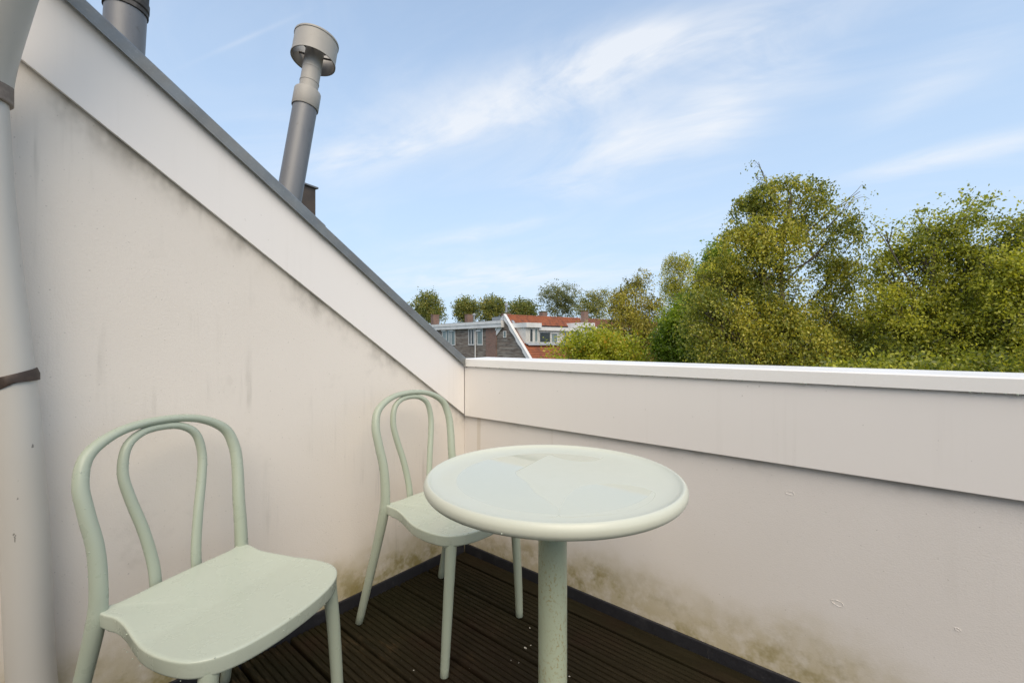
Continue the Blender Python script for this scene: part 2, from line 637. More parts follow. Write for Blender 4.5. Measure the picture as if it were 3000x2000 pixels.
# ------------------------------------------------------------------ deck
deck = tag(empty('deck', (0, 0, 0)), kind='structure')
PITCH, BW = 0.155, 0.145
prof = []
nr = 7
rw = BW / nr
gd = 0.0055
for i in range(nr):
    y = i * rw
    a, b = y + 0.0035, y + rw - 0.0035
    prof += [(y + 0.0012, -gd), (a - .0006, -0.0009), (a + .0008, 0.0), (b - .0008, 0.0), (b + .0006, -0.0009), (y + rw - 0.0012, -gd)]
prof[0] = (0.0005, -gd)
prof[-1] = (BW - .0005, -gd)
prof = prof + [(BW, -0.028), (0, -0.028)]
XA, XB = 0.0, 4.4
nseg = 1
vs, fs = [], []
npf = len(prof)
for x in (XA, XB):
    vs += [(x, y, z) for y, z in prof]
fs = [(i, (i + 1) % npf, (i + 1) % npf + npf, i + npf) for i in range(npf)]
fs += [tuple(range(npf - 1, -1, -1)), tuple(range(npf, 2 * npf))]
pm = bpy.data.meshes.new('plank')
pm.from_pydata(vs, [], fs)
pm.materials.append(M['deck'])
rnd = random.Random(4)
y = -0.858 - 0.004 + PITCH * 5
while y + BW > -0.016:
    y -= PITCH
while y > -3.4:
    o = link_mesh('plank', pm, None, deck)
    o.location = (0.012 + rnd.uniform(0, .006), y - BW + PITCH - BW * 0 - .155 + BW, -rnd.uniform(0, .0015))
    o.location.y = y
    y -= PITCH
# narrow filler board along the parapet
w0 = -0.014
yy = -0.858 - 0.004 + PITCH * 5
while yy + BW > -0.016:
    yy -= PITCH
gap = w0 - (yy + PITCH) + 0.0
if gap > 0.02:
    fb = MB().box(0.012, 4.4, yy + PITCH, w0, -.028, -.001)
    fb.build('plank', M['deck'], deck, bevel=.002)

# ------------------------------------------------------------------ sloping wall on the left
def zl(y, c):            # height of a line parallel to the roof slope
    return c - SL * y


YB = -4.0                # the wall runs on behind the camera
lw = empty('sloping_wall', (0, 0, 0))
tag(lw, 'tall cream rendered wall with sloping top, stained grey, behind the two chairs', 'wall')
mb = MB()
poly = [(0, .14, -.05), (0, YB, -.05), (0, YB, zl(YB, .90)), (0, 0.0, zl(0, .90)), (0, .14, zl(.0, .90) - .05)]
mb.prism(poly, (-.15, 0, 0))
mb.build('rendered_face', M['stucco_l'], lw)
# fascia cladding, 2 cm proud of the render
mb = MB()
mb.prism([(.011, -.021, zl(-.021, .672)), (.011, YB, zl(YB, .672)), (.011, YB, zl(YB, .915)), (.011, -.021, zl(-.021, .915))], (.009, 0, 0))
mb.build('fascia_panel', M['panel'], lw, bevel=.0012)
# batten trim behind its lower edge
mb = MB()
mb.prism([(.001, -.022, zl(-.022, .676)), (.001, YB, zl(YB, .676)), (.001, YB, zl(YB, .70)), (.001, -.022, zl(-.022, .70))], (.0095, 0, 0))
mb.build('trim_strip', M['cap'], lw)


def coping(ya, yb, c_lo, c_hi, xo, name):
    mb = MB()
    # profile in x / vertical: face, top sloping to the roof, back face
    pr = [(xo, c_lo), (xo, c_hi - .006), (xo - .006, c_hi), (-.16, c_hi + .004), (-.163, c_lo - .03), (-.158, c_lo - .03), (-.156, c_hi - .008), (xo - .005, c_hi - .012), (xo - .005, c_lo)]
    mb.prism([(x, ya, zl(ya, c)) for x, c in pr], (0, yb - ya, -SL * (yb - ya)))
    return mb.build(name, M['zinc'], lw, smooth=True, angle=20)


coping(-.745, YB, .903, .952, .041, 'coping')
coping(-.022, -.760, .905, .949, .039, 'coping')
mb = MB()
mb.box(.0005, .0105, YB, -.012, -.05, .040)
mb.build('felt_upstand', M['felt'], lw, bevel=.003)

# ------------------------------------------------------------------ parapet on the right
pw = empty('parapet_wall', (0, 0, 0))
tag(pw, 'low rendered parapet with white fascia panel and cap, green algae along its foot', 'wall')
MB().box(.001, 4.6, 0, .12, -.05, .925).build('rendered_face', M['stucco_r'], pw)
MB().box(.0215, 4.6, -.020, -.011, .680, .935).build('fascia_panel', M['panel'], pw, bevel=.0012)
MB().box(.024, 4.6, -.0105, -.0005, .688, .715).build('trim_strip', M['cap'], pw)


def capmesh(x0, x1, name):
    mb = MB()
    pr = [(-.031, .926), (-.031, .960), (-.027, .9635), (.146, .9665), (.150, .963), (.150, .920), (.146, .920), (.146, .962), (-.026, .9590), (-.026, .926)]
    mb.prism([(x0, y_, z_) for y_, z_ in pr], (x1 - x0, 0, 0))
    return mb.build(name, M['cap'], pw, smooth=True, angle=25)


capmesh(.0185, .0475, 'cap_end')
capmesh(.0490, 4.6, 'cap')
MB().box(.0125, 4.6, -.0105, -.0005, -.05, .040).build('felt_upstand', M['felt'], pw, bevel=.003)
# chipped spots in the render
rnd = random.Random(8)
for (px, py, rad) in ((2314, 1443, .008), (2453, 1765, .010), (2806, 1843, .004)):
    c = onplane(px, py, (0, 1, 0), 0)
    mb = MB()
    n = 18
    pts = []
    for k in range(n + 1):
        a = 2 * math.pi * k / n
        q = rad * (1 + .16 * math.sin(2 * a + px) + .07 * math.sin(3 * a + py))
        pts.append((c[0] + q * 1.25 * math.cos(a), -.0004, c[2] + q * .8 * math.sin(a)))
    mb.tube(pts, [.0007 + .0004 * math.sin(k * 1.9) for k in range(n + 1)], 8)
    mb.build('plaster_chip', M['stucco_r'], pw, smooth=True)


def drops_mesh(points, name, parent, r0=.0012, r1=.0026, seed=1):
    """little beads of rain: flattened low-poly balls"""
    rr = random.Random(seed)
    bm = bmesh.new()
    for p in points:
        q = rr.uniform(r0, r1)
        mtx = Matrix.Translation(p) @ Matrix.Diagonal((q * rr.uniform(.8, 1.2), q * rr.uniform(.8, 1.2), q * rr.uniform(.8, 1.4), 1))
        bmesh.ops.create_icosphere(bm, subdivisions=1, radius=1.0, matrix=mtx)
    me = bpy.data.meshes.new(name)
    bm.to_mesh(me)
    bm.free()
    me.polygons.foreach_set('use_smooth', [True] * len(me.polygons))
    o = link_mesh(name, me, M['drop'], parent)
    o['kind'] = 'stuff'
    return o


rnd = random.Random(21)
drops_mesh([Vector((rnd.uniform(.1, 2.4), -.0285, .9252)) for _ in range(60)], 'raindrops', pw, .0016, .0034)

# ------------------------------------------------------------------ downpipe on the left wall
dp = empty('downpipe', (.085, -1.48, 0))
tag(dp, 'grey plastic rainwater downpipe with a brown clamp against the cream wall', 'downpipe')


def dpx(px, py, x):
    return onplane(px, py, (1, 0, 0), x) - np.array([.085, -1.48, 0])


def wpt(*a):
    return np.array(a) - np.array([.085, -1.48, 0])


ctrl = [wpt(.085, -1.462, -.05), dpx(95, 2000, .085), dpx(72, 1560, .085), dpx(33, 1105, .085), dpx(-25, 640, .085), dpx(-55, 240, .085)]
PP = spline(ctrl, 6)
lowp = [p for p in PP if p[2] <= .965]
upp = [p for p in PP if p[2] >= .955]
MB().tube(lowp, [.0415] * len(lowp), 32).build('pipe', M['pvc'], dp, smooth=True)
MB().tube(upp, [.0400] * len(upp), 32).build('pipe', M['pvc'], dp, smooth=True)
zj = dpx(33, 1107, .085)
MB().tube([zj + np.array([0, .0012, -.011]), zj + np.array([0, 0, -.009]), zj + np.array([0, 0, .006]), zj + np.array([0, -.0012, .010])], [.0445, .0462, .0462, .0445], 32).build('clamp', M['clamp'], dp, smooth=True)
zt = PP[-1]
el = [zt + np.array([0, 0, -.035]), zt + np.array([.000, .002, .0]), zt + np.array([.020, .009, .055]), zt + np.array([.055, .024, .13]), zt + np.array([.115, .050, .25]), zt + np.array([.185, .080, .39])]
EL = spline(el, 5)
MB().tube(EL, [.0465] * len(EL), 32).build('elbow', M['pvc'], dp, smooth=True)
hp = EL[-1]
MB().prism([hp + np.array(v) for v in ((-.07, -.07, -.03), (.07, -.07, -.03), (.09, -.09, .16), (-.09, -.09, .16))], (0, .16, 0)).build('hopper', M['zinc'], dp, bevel=.004)
MB().tube([zt + np.array([0, 0, -.040]), zt + np.array([0, 0, -.038]), zt + np.array([0, 0, .012]), zt + np.array([0, 0, .014])], [.0475, .0492, .0492, .0475], 32).build('clamp', M['clamp2'], dp, smooth=True)

# ------------------------------------------------------------------ flues behind the sloping wall
def flue_matrix(P0, P1):
    z = (Vector(P1) - Vector(P0)).normalized()
    q = z.to_track_quat('Z', 'Y')
    return Matrix.Translation(P0) @ q.to_matrix().to_4x4()


top = at(728 * K, 93 * K, 2.67)
ax = Vector((0.0, 0.163, 0.987)).normalized()
Lf = 1.75
b0 = Vector(top) - ax * Lf
fl = empty('flue_pipe', b0)
fl.rotation_euler = ax.to_track_quat('Z', 'Y').to_euler()
tag(fl, 'leaning grey flue pipe with open round cowl above the sloping coping', 'flue')
MB().lathe([(.066, 0), (.066, Lf - .435), (.060, Lf - .435), (.060, 0)], 40, closed=True).build('pipe', M['flue'], fl, smooth=True)
MB().box(.0655, .0705, -.006, .006, 0.0, Lf - .44).build('seam', M['soot'], fl, bevel=.002).rotation_euler = (0, 0, R(-62))
MB().lathe([(.071, Lf - .445), (.073, Lf - .442), (.073, Lf - .342), (.0715, Lf - .338), (.056, Lf - .330), (.0515, Lf - .329), (.052, Lf - .445)], 40, closed=True).build('collar', M['flue_cream'], fl, smooth=True)
MB().lathe([(.0515, Lf - .34), (.0515, Lf - .285), (.0535, Lf - .283), (.0535, Lf - .276), (.0515, Lf - .274), (.0515, Lf - .20), (.053, Lf - .198), (.053, Lf - .192), (.0515, Lf - .19), (.0515, Lf - .07), (.046, Lf - .07), (.046, Lf - .34)], 40, closed=True).build('inner_pipe', M['flue_cream'], fl, smooth=True)
cw = MB().lathe([(.121, Lf - .140), (.1245, Lf - .1395), (.1245, Lf - .131), (.121, Lf - .129), (.121, Lf - .012), (.1245, Lf - .010), (.1245, Lf), (.120, Lf + .001), (.117, Lf - .004), (.117, Lf - .137)], 56, closed=True).build('cowl', M['flue_cream'], fl, smooth=True)
MB().lathe([(.002, Lf - .030), (.085, Lf - .030), (.085, Lf - .026), (.002, Lf - .018)], 40, closed=True).build('cowl_plate', M['soot'], cw, smooth=True)
for k in range(3):
    a = k * 2.094 + .4
    MB().tube([(.045 * math.cos(a), .045 * math.sin(a), Lf - .09), (.119 * math.cos(a), .119 * math.sin(a), Lf - .06)], [.006, .006], 6).build('bracket', M['soot'], cw)

t2 = at(262 * K, 10 * K, 2.15)
f2 = empty('flue_stack', Vector(t2) - Vector((0, 0, 1.0)))
f2.rotation_euler = (R(-2.5), 0, 0)
tag(f2, 'wide dark grey flue with ribbed collar beside the upper end of the coping', 'flue')
MB().lathe([(.082, 0), (.082, .99), (.076, .99), (.076, 0)], 40, closed=True).build('pipe', M['flue'], f2, smooth=True)
MB().lathe([(.084, .985), (.088, .987), (.088, 1.005), (.084, 1.010), (.090, 1.016), (.090, 1.05), (.086, 1.055), (.086, 1.30), (.080, 1.30), (.080, .985)], 40, closed=True).build('collar', M['soot'], f2, smooth=True)

bx = at(699 * K, 428 * K, 3.3)
vb = empty('vent_box', (bx[0], bx[1], bx[2] - 1.2))
tag(vb, 'small brown box vent with flat lid peeking out behind the leaning flue', 'vent')
vb.rotation_euler = (0, 0, R(12))
MB().box(-.075, .035, -.07, .07, 0, 1.195).build('casing', M['brown'], vb, bevel=.003)
MB().box(-.085, .050, -.085, .085, 1.196, 1.21).build('lid', M['flue'], vb, bevel=.003)

# ------------------------------------------------------------------ chairs
OUTER = [(0, .172, .44), (-.001, .170, .51), (-.010, .171, .59), (-.026, .180, .67), (-.042, .182, .735), (-.056, .160, .793), (-.068, .092, .831), (-.073, 0, .842)]
OUT_A = [.0175, .0165, .0158, .0152, .0148, .0132, .0108, .0102]     # in the plane of the loop
OUT_B = [.0175, .0165, .0158, .0154, .0152, .0146, .0138, .0132]     # front to back
INNER = [(-.010, .049, .440), (-.016, .052, .50), (-.028, .066, .585), (-.044, .086, .67), (-.055, .095, .732), (-.062, .083, .790), (-.068, .048, .818), (-.071, 0, .8245)]
IN_A = [.0138, .0130, .0122, .0116, .0112, .0106, .0096, .0090]
IN_B = [.0075, .0090, .0108, .0114, .0114, .0110, .0106, .0102]


def mirror_loop(ctrl):
    return [(x, -y, z) for x, y, z in ctrl] + [(x, y, z) for x, y, z in reversed(ctrl[:-1])]


HALF = [(.002, 0), (.003, .055), (.006, .105), (.005, .142), (-.004, .162), (-.002, .1755), (.028, .1765), (.062, .172), (.100, .177), (.150, .190),
        (.210, .202), (.270, .204), (.318, .194), (.352, .166), (.374, .122), (.386, .062), (.389, 0)]


def seat_mesh():
    full = [(x, y) for x, y in HALF] + [(x, -y) for x, y in reversed(HALF[1:-1])]
    pts = full
    # smooth closed outline
    P_ = [np.array(p) for p in pts]
    n = len(P_)
    out = []
    for i in range(n):
        a, b, c, e = P_[i - 1], P_[i], P_[(i + 1) % n], P_[(i + 2) % n]
        for k in range(4):
            t = k / 4
            out.append(0.5 * ((2 * b) + (c - a) * t + (2 * a - 5 * b + 4 * c - e) * t * t + (3 * b - a - 3 * c + e) * t ** 3))
    cen = np.array([.19, 0.0])

    def ztop(p, s):
        x, y_ = p
        edge = .455 - .016 * min(1, max(0, (x - .05) / .13)) ** 1.0 - .004 * max(0, (x - .30) / .09)
        dish = -.010 * (1 - s * s) if s < 1 else 0
        neck = .004 * math.exp(-((x) / .04) ** 2)
        return edge + neck + dish + .006 * (1 - s) * math.cos(y_ / .2 * 1.5)
    rings = []
    for s in (.02, .2, .4, .6, .75, .88, .95, .985):
        rings.append([(*(cen + (p - cen) * s), ztop(cen + (p - cen) * s, s)) for p in out])
    zed = [ztop(p, 1.0) for p in out]

    def ring(off, dz):
        res = []
        for i, p in enumerate(out):
            v = p - cen
            v = v / np.linalg.norm(v)
            q = p + v * off
            h = dz * (1.0 if p[0] > .03 else .95)
            res.append((q[0], q[1], zed[i] + h))
        return res
    rings.append(ring(-.0015, -.0012))
    rings.append(ring(-.0003, -.0025))
    rings.append(ring(0, -.0042))
    rings.append(ring(-.0002, -.007))
    rings.append(ring(-.002, -.031))
    rings.append(ring(-.0028, -.0345))
    rings.append(ring(-.005, -.0365))
    rings.append(ring(-.0075, -.0370))
    rings.append(ring(-.011, -.037))
    rings.append(ring(-.016, -.014))
    rings.append([(*(cen + (p - cen) * .5), .430) for p in out])
    rings.append([(*(cen + (p - cen) * .02), .430) for p in out])
    N_ = len(out)
    vs = [v for r_ in rings for v in r_]
    fs = []
    for i in range(len(rings) - 1):
        for k in range(N_):
            k2 = (k + 1) % N_
            fs.append((i * N_ + k, i * N_ + k2, (i + 1) * N_ + k2, (i + 1) * N_ + k))
    fs.append(tuple(range(N_)))
    fs.append(tuple((len(rings) - 1) * N_ + k for k in range(N_ - 1, -1, -1)))
    return MB().add(vs, fs)


def sweep4(ctrl, a, b, n, side):
    c = [np.array([*p, q, w]) for p, q, w in zip(ctrl, a, b)]
    s = spline(c, n)
    return [p[:3] for p in s], [p[3] for p in s], [p[4] for p in s], side


def make_chair(loc, yaw, label, seed):
    t = empty('bistro_chair', (loc[0], loc[1], 0), yaw)
    tag(t, label, 'chair', 'mint bistro chairs on the terrace')
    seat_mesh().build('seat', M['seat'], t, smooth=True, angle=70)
    pts, ra, rb, side = sweep4(mirror_loop(OUTER), OUT_A + OUT_A[-2::-1], OUT_B + OUT_B[-2::-1], 6, (1, 0, 0))
    MB().tube(pts, ra, 20, rb, side).build('back_frame', M['mint'], t, smooth=True)
    p2, qa, qb, _ = sweep4(mirror_loop(INNER), IN_A + IN_A[-2::-1], IN_B + IN_B[-2::-1], 6, (1, 0, 0))
    MB().tube(p2, qa, 18, qb, (1, 0, 0)).build('back_loop', M['mint'], t, smooth=True)
    for s in (-1, 1):
        # rear leg flows out of the back frame
        c = [(.000, s * .1715, .47), (-.003, s * .174, .43), (-.022, s * .181, .34), (-.058, s * .192, .20), (-.112, s * .205, .004)]
        q, a, b, _ = sweep4(c, [.0165, .0178, .0168, .0156, .0138], [.0165, .0185, .0172, .0158, .0138], 6, (1, 0, 0))
        q.append(q[-1] + np.array([-.001, 0, -.0035])); a.append(.0105); b.append(.0105)
        MB().tube(q, a, 18, b, (1, 0, 0)).build('leg', M['mint'], t, smooth=True, angle=60)
        c = [(.327, s * .158, .425), (.329, s * .160, .405), (.331, s * .1625, .388), (.334, s * .172, .30), (.335, s * .185, .14), (.334, s * .194, .004)]
        q, a, b, _ = sweep4(c, [.021, .0205, .0180, .0166, .0152, .0138], [.021, .0205, .0180, .0166, .0152, .0138], 6, (1, 0, 0))
        q.append(q[-1] + np.array([0, 0, -.0035])); a.append(.0107); b.append(.0107)
        MB().tube(q, a, 18, b, (1, 0, 0)).build('leg', M['mint'], t, smooth=True, angle=60)
    # beads of rain on the loops and along the seat rim
    rr = random.Random(seed)
    bead = []
    for (pp, aa, bb) in ((pts, ra, rb), (p2, qa, qb)):
        for _ in range(55):
            i = rr.randrange(8, len(pp) - 8)
            ang = rr.uniform(0, 2 * math.pi)
            tt = pp[i + 1] - pp[i - 1]
            tt /= np.linalg.norm(tt)
            b_ = np.array([1.0, 0, 0]) - tt * tt[0]
            b_ /= np.linalg.norm(b_)
            m_ = np.cross(tt, b_)
            bead.append(Vector(pp[i] + m_ * aa[i] * math.cos(ang) + b_ * bb[i] * math.sin(ang)))
    for _ in range(45):
        k = rr.randrange(7, 16)
        s = rr.choice((-1, 1))
        x, y_ = HALF[k]
        x2, y2 = HALF[min(k + 1, 16)]
        tt = rr.random()
        bead.append(Vector((x + (x2 - x) * tt, s * (y_ + (y2 - y_) * tt), .455 - .016 - rr.choice((.003, .012, .022, .038)))))
    drops_mesh(bead, 'raindrops', t, .0008, .0017, seed)
    return t


make_chair((.228, -.450), R(2), 'mint green plastic bistro chair in the corner, half hidden behind the round table', 3)
make_chair((.245, -1.236), R(20), 'mint green plastic bistro chair beside the grey downpipe', 5)

# ------------------------------------------------------------------ table
TC = (1.028, -.702)
TR = .296
tb = empty('bistro_table', (TC[0], TC[1], 0))
tag(tb, 'round mint green pedestal table with dished wet top and rolled rim', 'table')
prof = [(r_, .7290 + .0110 * (r_ / .287) ** 22) for r_ in (.001, .08, .15, .20, .23, .245, .253, .26, .267, .274, .280)]
prof += [(.2868, .7395), (.2920, .7365), (.2955, .7300), (.2962, .7235), (.2945, .7160), (.2885, .7090), (.2790, .7060), (.268, .7075), (.258, .712), (.20, .716), (.05, .7165), (.001, .7165)]
pr = spline(prof, 3)
MB().lathe([(max(p[0], .0008), p[1]) for p in pr], 96).build('table_top', M['table'], tb, smooth=True, angle=80)
MB().lathe([(.0335, .006), (.0335, .7163)], 48).build('pole', M['pole'], tb, smooth=True)
MB().lathe([(.001, .014), (.05, .0135), (.19, .010), (.205, .006), (.207, 0.0), (.001, 0.0)], 64).build('base_plate', M['pole'], tb, smooth=True)
MB().lathe([(.034, .700), (.060, .712), (.060, .7160), (.034, .7160)], 40).build('top_plate', M['pole'], tb, smooth=True)


def puddle(pix, name, label, z0=.72905, thick=.00025):
    """outline read off the photograph and laid on the table top"""
    pts = []
    for (x, y_) in pix:
        P_ = onplane(1000 + x / 1.651, 1050 + y_ / 1.651, (0, 0, 1), z0)
        v = np.array([P_[0] - TC[0], P_[1] - TC[1]])
        r_ = np.linalg.norm(v)
        if r_ > .2500:
            v *= .2500 / r_
        pts.append(v)
    n = len(pts)
    out = []
    for i in range(n):
        a, b, c, e = pts[i - 1], pts[i], pts[(i + 1) % n], pts[(i + 2) % n]
        for k in range(4):
            t = k / 4
            out.append(0.5 * ((2 * b) + (c - a) * t + (2 * a - 5 * b + 4 * c - e) * t * t + (3 * b - a - 3 * c + e) * t ** 3))
    bm = bmesh.new()
    vs = []
    for p in out:
        r_ = np.linalg.norm(p)
        vs.append(bm.verts.new((p[0], p[1], 0)))
    f_ = bm.faces.new(vs)
    res = bmesh.ops.extrude_face_region(bm, geom=[f_])
    up = [v for v in res['geom'] if isinstance(v, bmesh.types.BMVert)]
    for v in up:
        v.co.z += thick
    tf = [q for q in res['geom'] if isinstance(q, bmesh.types.BMFace)]
    bmesh.ops.inset_region(bm, faces=tf, thickness=.0030, depth=.00035)
    bmesh.ops.recalc_face_normals(bm, faces=bm.faces)
    bmesh.ops.triangulate(bm, faces=[q for q in bm.faces if len(q.verts) > 4])
    me = bpy.data.meshes.new(name)
    bm.to_mesh(me)
    bm.free()
    o = link_mesh(name, me, M['water'])
    o.location = (TC[0], TC[1], z0)
    tag(o, label, 'puddle')
    return o


puddle([(960, 424), (1020, 434), (1100, 434), (1150, 434), (1210, 442), (1255, 456), (1270, 474), (1240, 490), (1180, 497), (1100, 490), (1040, 476), (1003, 467),
        (940, 498), (880, 530), (845, 551), (862, 572), (900, 600), (930, 640), (975, 670), (1020, 700), (1046, 725), (1040, 765), (850, 768), (650, 742), (530, 700), (470, 645), (445, 590), (450, 548), (550, 494), (700, 446), (850, 428)],
       'puddle', 'large rainwater puddle spread over the chair side of the table top', .72905)
puddle([(1056, 730), (1070, 692), (1088, 664), (1112, 640), (1150, 620), (1200, 608), (1300, 604), (1400, 613), (1465, 626), (1508, 642), (1520, 657), (1500, 688), (1440, 722), (1350, 748), (1200, 762), (1062, 766)],
       'puddle', 'smaller rounded rainwater puddle on the open side of the table top', .72905)
rr = random.Random(77)
bead = []
for _ in range(12):
    a = rr.uniform(0, 6.28)
    bead.append(Vector((.294 * math.cos(a), .294 * math.sin(a), .716 + rr.uniform(-.004, .004))))
drops_mesh(bead, 'raindrops', tb, .0009, .0017, 6)

# little pale flecks lying on the boards
fm = Mat('pale_fleck', (0.62, 0.58, 0.50), 0.8)
fm.mix(fm.ramp(fm.noise(300, 2), .4, .6), (0.45, 0.41, 0.34))
for i, (px, py, s) in enumerate([(1539, 1897, .0040), (1555, 1889, .0022), (1552, 1838, .0025), (1212, 1962, .0018), (1497, 1933, .0015), (1668, 1980, .0022), (1520, 1940, .0013)]):
    P_ = onplane(px, py, (0, 0, 1), .001)
    mb = MB()
    rr = random.Random(i)
    pl = [(s * 1.5 * math.cos(a) * rr.uniform(.7, 1.1), s * .8 * math.sin(a) * rr.uniform(.7, 1.1), 0) for a in np.arange(0, 6.2, .9)]
    mb.prism(pl, (0, 0, s * .5))
    o = mb.build('plaster_fleck', fm.m, None)
    o.location = (P_[0], P_[1], .0006)
    o.rotation_euler = (0, 0, i * 1.3)
    tag(o, 'tiny pale fleck lying on the dark deck boards', 'fleck', 'flecks on the deck')

# ------------------------------------------------------------------ houses across the gardens
AD = DV * math.cos(R(52)) + RV * math.sin(R(52))       # along the ridge, away to the right
QD = -DV * math.cos(R(38)) + RV * math.sin(R(38))      # down the tiled slope, towards the terrace
O3 = at(1480, 921, 45.0)
O3g = np.array([O3[0], O3[1], 0.0])


def H(p, q, z):
    return O3g + AD * p + QD * q + UV * z


def pqz(P_):
    v = np.asarray(P_) - O3g
    return v @ AD, v @ QD, P_[2]


def px_p(x, y, p):          # pixel on the plane p = const  -> (q, z)
    P_ = onplane(x, y, AD, AD @ O3g + p)
    return P_ @ QD - O3g @ QD, P_[2]


def px_q(x, y, q):          # pixel on the plane q = const  -> (p, z)
    P_ = onplane(x, y, QD, QD @ O3g + q)
    return P_ @ AD - O3g @ AD, P_[2]


def c1(x, y): return 1250 + x / 7.587, 900 + y / 7.587
def c2(x, y): return 1500 + x / 7.35, 880 + y / 7.35


def simple(name, base, rough, other=None, scale=3.0, lo=.4, hi=.7, stretch=(1, 1, 1)):
    m = Mat(name, base, rough)
    m.mix(m.ramp(m.noise(scale, 4, .6, vec=m.geo(), stretch=stretch), lo, hi), other or tuple(c * .85 for c in base))
    return m.m


M['white'] = simple('white_paint', (0.74, 0.73, 0.70), .5, (0.64, 0.63, 0.60), 1.2)
M['offwhite'] = simple('dormer_cream', (0.62, 0.60, 0.55), .55, (0.54, 0.52, 0.47), 1.5)
M['lead'] = simple('lead_sheet', (0.27, 0.29, 0.31), .5, (0.36, 0.37, 0.38), 2)
M['glass'] = simple('window_glass', (0.028, 0.036, 0.033), .06, (0.05, 0.058, 0.05), .7)
M['curtain'] = simple('curtain_behind_glass', (0.22, 0.28, 0.27), .25, (0.13, 0.17, 0.17), 3, stretch=(1, 1, .1))
M['tile'] = simple('orange_roof_tile', (0.31, 0.098, 0.042), .7, (0.17, 0.062, 0.036), 1.6, .38, .72)
M['tile2'] = simple('brown_red_roof_tile', (0.23, 0.082, 0.05), .7, (0.13, 0.055, 0.04), 1.6, .38, .72)
m = Mat('weathered_boards', (0.20, 0.158, 0.122), .8)
P = m.geo()
m.mix(m.ramp(m.noise(.9, 4, .6, vec=P, stretch=(1, 1, 3)), .38, .68), (0.095, 0.070, 0.053))
m.mix(m.ramp(m.noise(1.0, 5, .7, vec=P, stretch=(.6, .6, 9)), .46, .62, 0, .85), (0.31, 0.28, 0.235))
M['boards'] = m.m
m = Mat('brick', (0.20, 0.085, 0.055), .85)
bt = m.node('ShaderNodeTexBrick')
bt.inputs['Color1'].default_value = (.27, .115, .075, 1)
bt.inputs['Color2'].default_value = (.165, .080, .058, 1)
bt.inputs['Mortar'].default_value = (.27, .24, .20, 1)
bt.inputs['Scale'].default_value = 1.0
bt.inputs['Mortar Size'].default_value = .010
bt.inputs['Brick Width'].default_value = .21
bt.inputs['Row Height'].default_value = .065
s3 = m.node('ShaderNodeSeparateXYZ'); m.link(m.geo(), s3.inputs[0])
cmb = m.node('ShaderNodeCombineXYZ')
m.link(m.math('ADD', m.math('MULTIPLY', s3.outputs[0], .75), m.math('MULTIPLY', s3.outputs[1], .75)), cmb.inputs[0])
m.link(s3.outputs[2], cmb.inputs[1])
m.link(cmb.outputs[0], bt.inputs['Vector'])
m.col = bt.outputs['Color']
m.mix(m.ramp(m.noise(2, 4, vec=m.geo()), .5, .75, 0, .5), (0.09, 0.06, 0.045))
M['brick'] = m.m
M['moss'] = simple('mossy_mortar', (0.13, 0.11, 0.025), .9, (0.10, 0.065, 0.03), 9)
M['flat'] = simple('flat_roof_felt', (0.06, 0.06, 0.062), .8)


def quadbox(mb, pts, off):
    return mb.prism(pts, off)


def tiles(mb, p0, p1, sa, sb, ridge, drop, tw=.215, th=.31, holes=(), seed=1):
    """overlapping S-tiles laid on the slope: sa..sb measured down the slope from the ridge"""
    rr = random.Random(seed)
    q1, dz = drop                     # unit vector down the slope in (q, z)
    nq, nz = -dz, q1                  # outward normal in (q, z)
    ncol = int((p1 - p0) / tw)
    nrow = int((sb - sa) / th) + 1
    for j in range(nrow):
        s0 = sa + j * th
        s1 = min(s0 + th * 1.12, sb + .05)
        for i in range(ncol):
            pa = p0 + i * tw
            pc, sc = pa + tw / 2, (s0 + s1) / 2
            if any(a < pc < b and c < sc < e for a, b, c, e in holes):
                continue
            lift = rr.uniform(0, .012)
            prof_ = [(0, .010), (.22, .030), (.5, .040), (.75, .018), (1.0, .004)]
            vs = []
            for s, base in ((s0, .0), (s1, .045)):
                for f_, h in prof_:
                    hh = h + base + lift
                    vs.append(H(pa + f_ * tw * 1.02, ridge[0] + q1 * s + nq * hh, ridge[1] + dz * s + nz * hh))
            for f_, h in prof_:
                hh = .005
                vs.append(H(pa + f_ * tw * 1.02, ridge[0] + q1 * s1 + nq * hh, ridge[1] + dz * s1 + nz * hh))
            n_ = 5
            fs = [(k, k + 1, k + 1 + n_, k + n_) for k in range(4)] + [(n_ + k, n_ + k + 1, 2 * n_ + k + 1, 2 * n_ + k) for k in range(4)]
            mb.add(vs, fs)
    return mb


def rect_q(mb, x0, y0, x1, y1, q, depth):
    """box seen as the pixel rectangle on the plane q, reaching 'depth' behind it"""
    pa, za = px_q(x0, y0, q)
    pb, zb = px_q(x1, y1, q)
    zt, zb2 = max(za, zb), min(za, zb)
    mb.prism([H(pa, q, zb2), H(pb, q, zb2), H(pb, q, zt), H(pa, q, zt)], -QD * depth)
    return mb


def rect_p(mb, x0, y0, x1, y1, p, depth):
    qa, za = px_p(x0, y0, p)
    qb, zb = px_p(x1, y1, p)
    zt, zb2 = max(za, zb), min(za, zb)
    mb.prism([H(p, qa, zb2), H(p, qb, zb2), H(p, qb, zt), H(p, qa, zt)], AD * depth)
    return mb


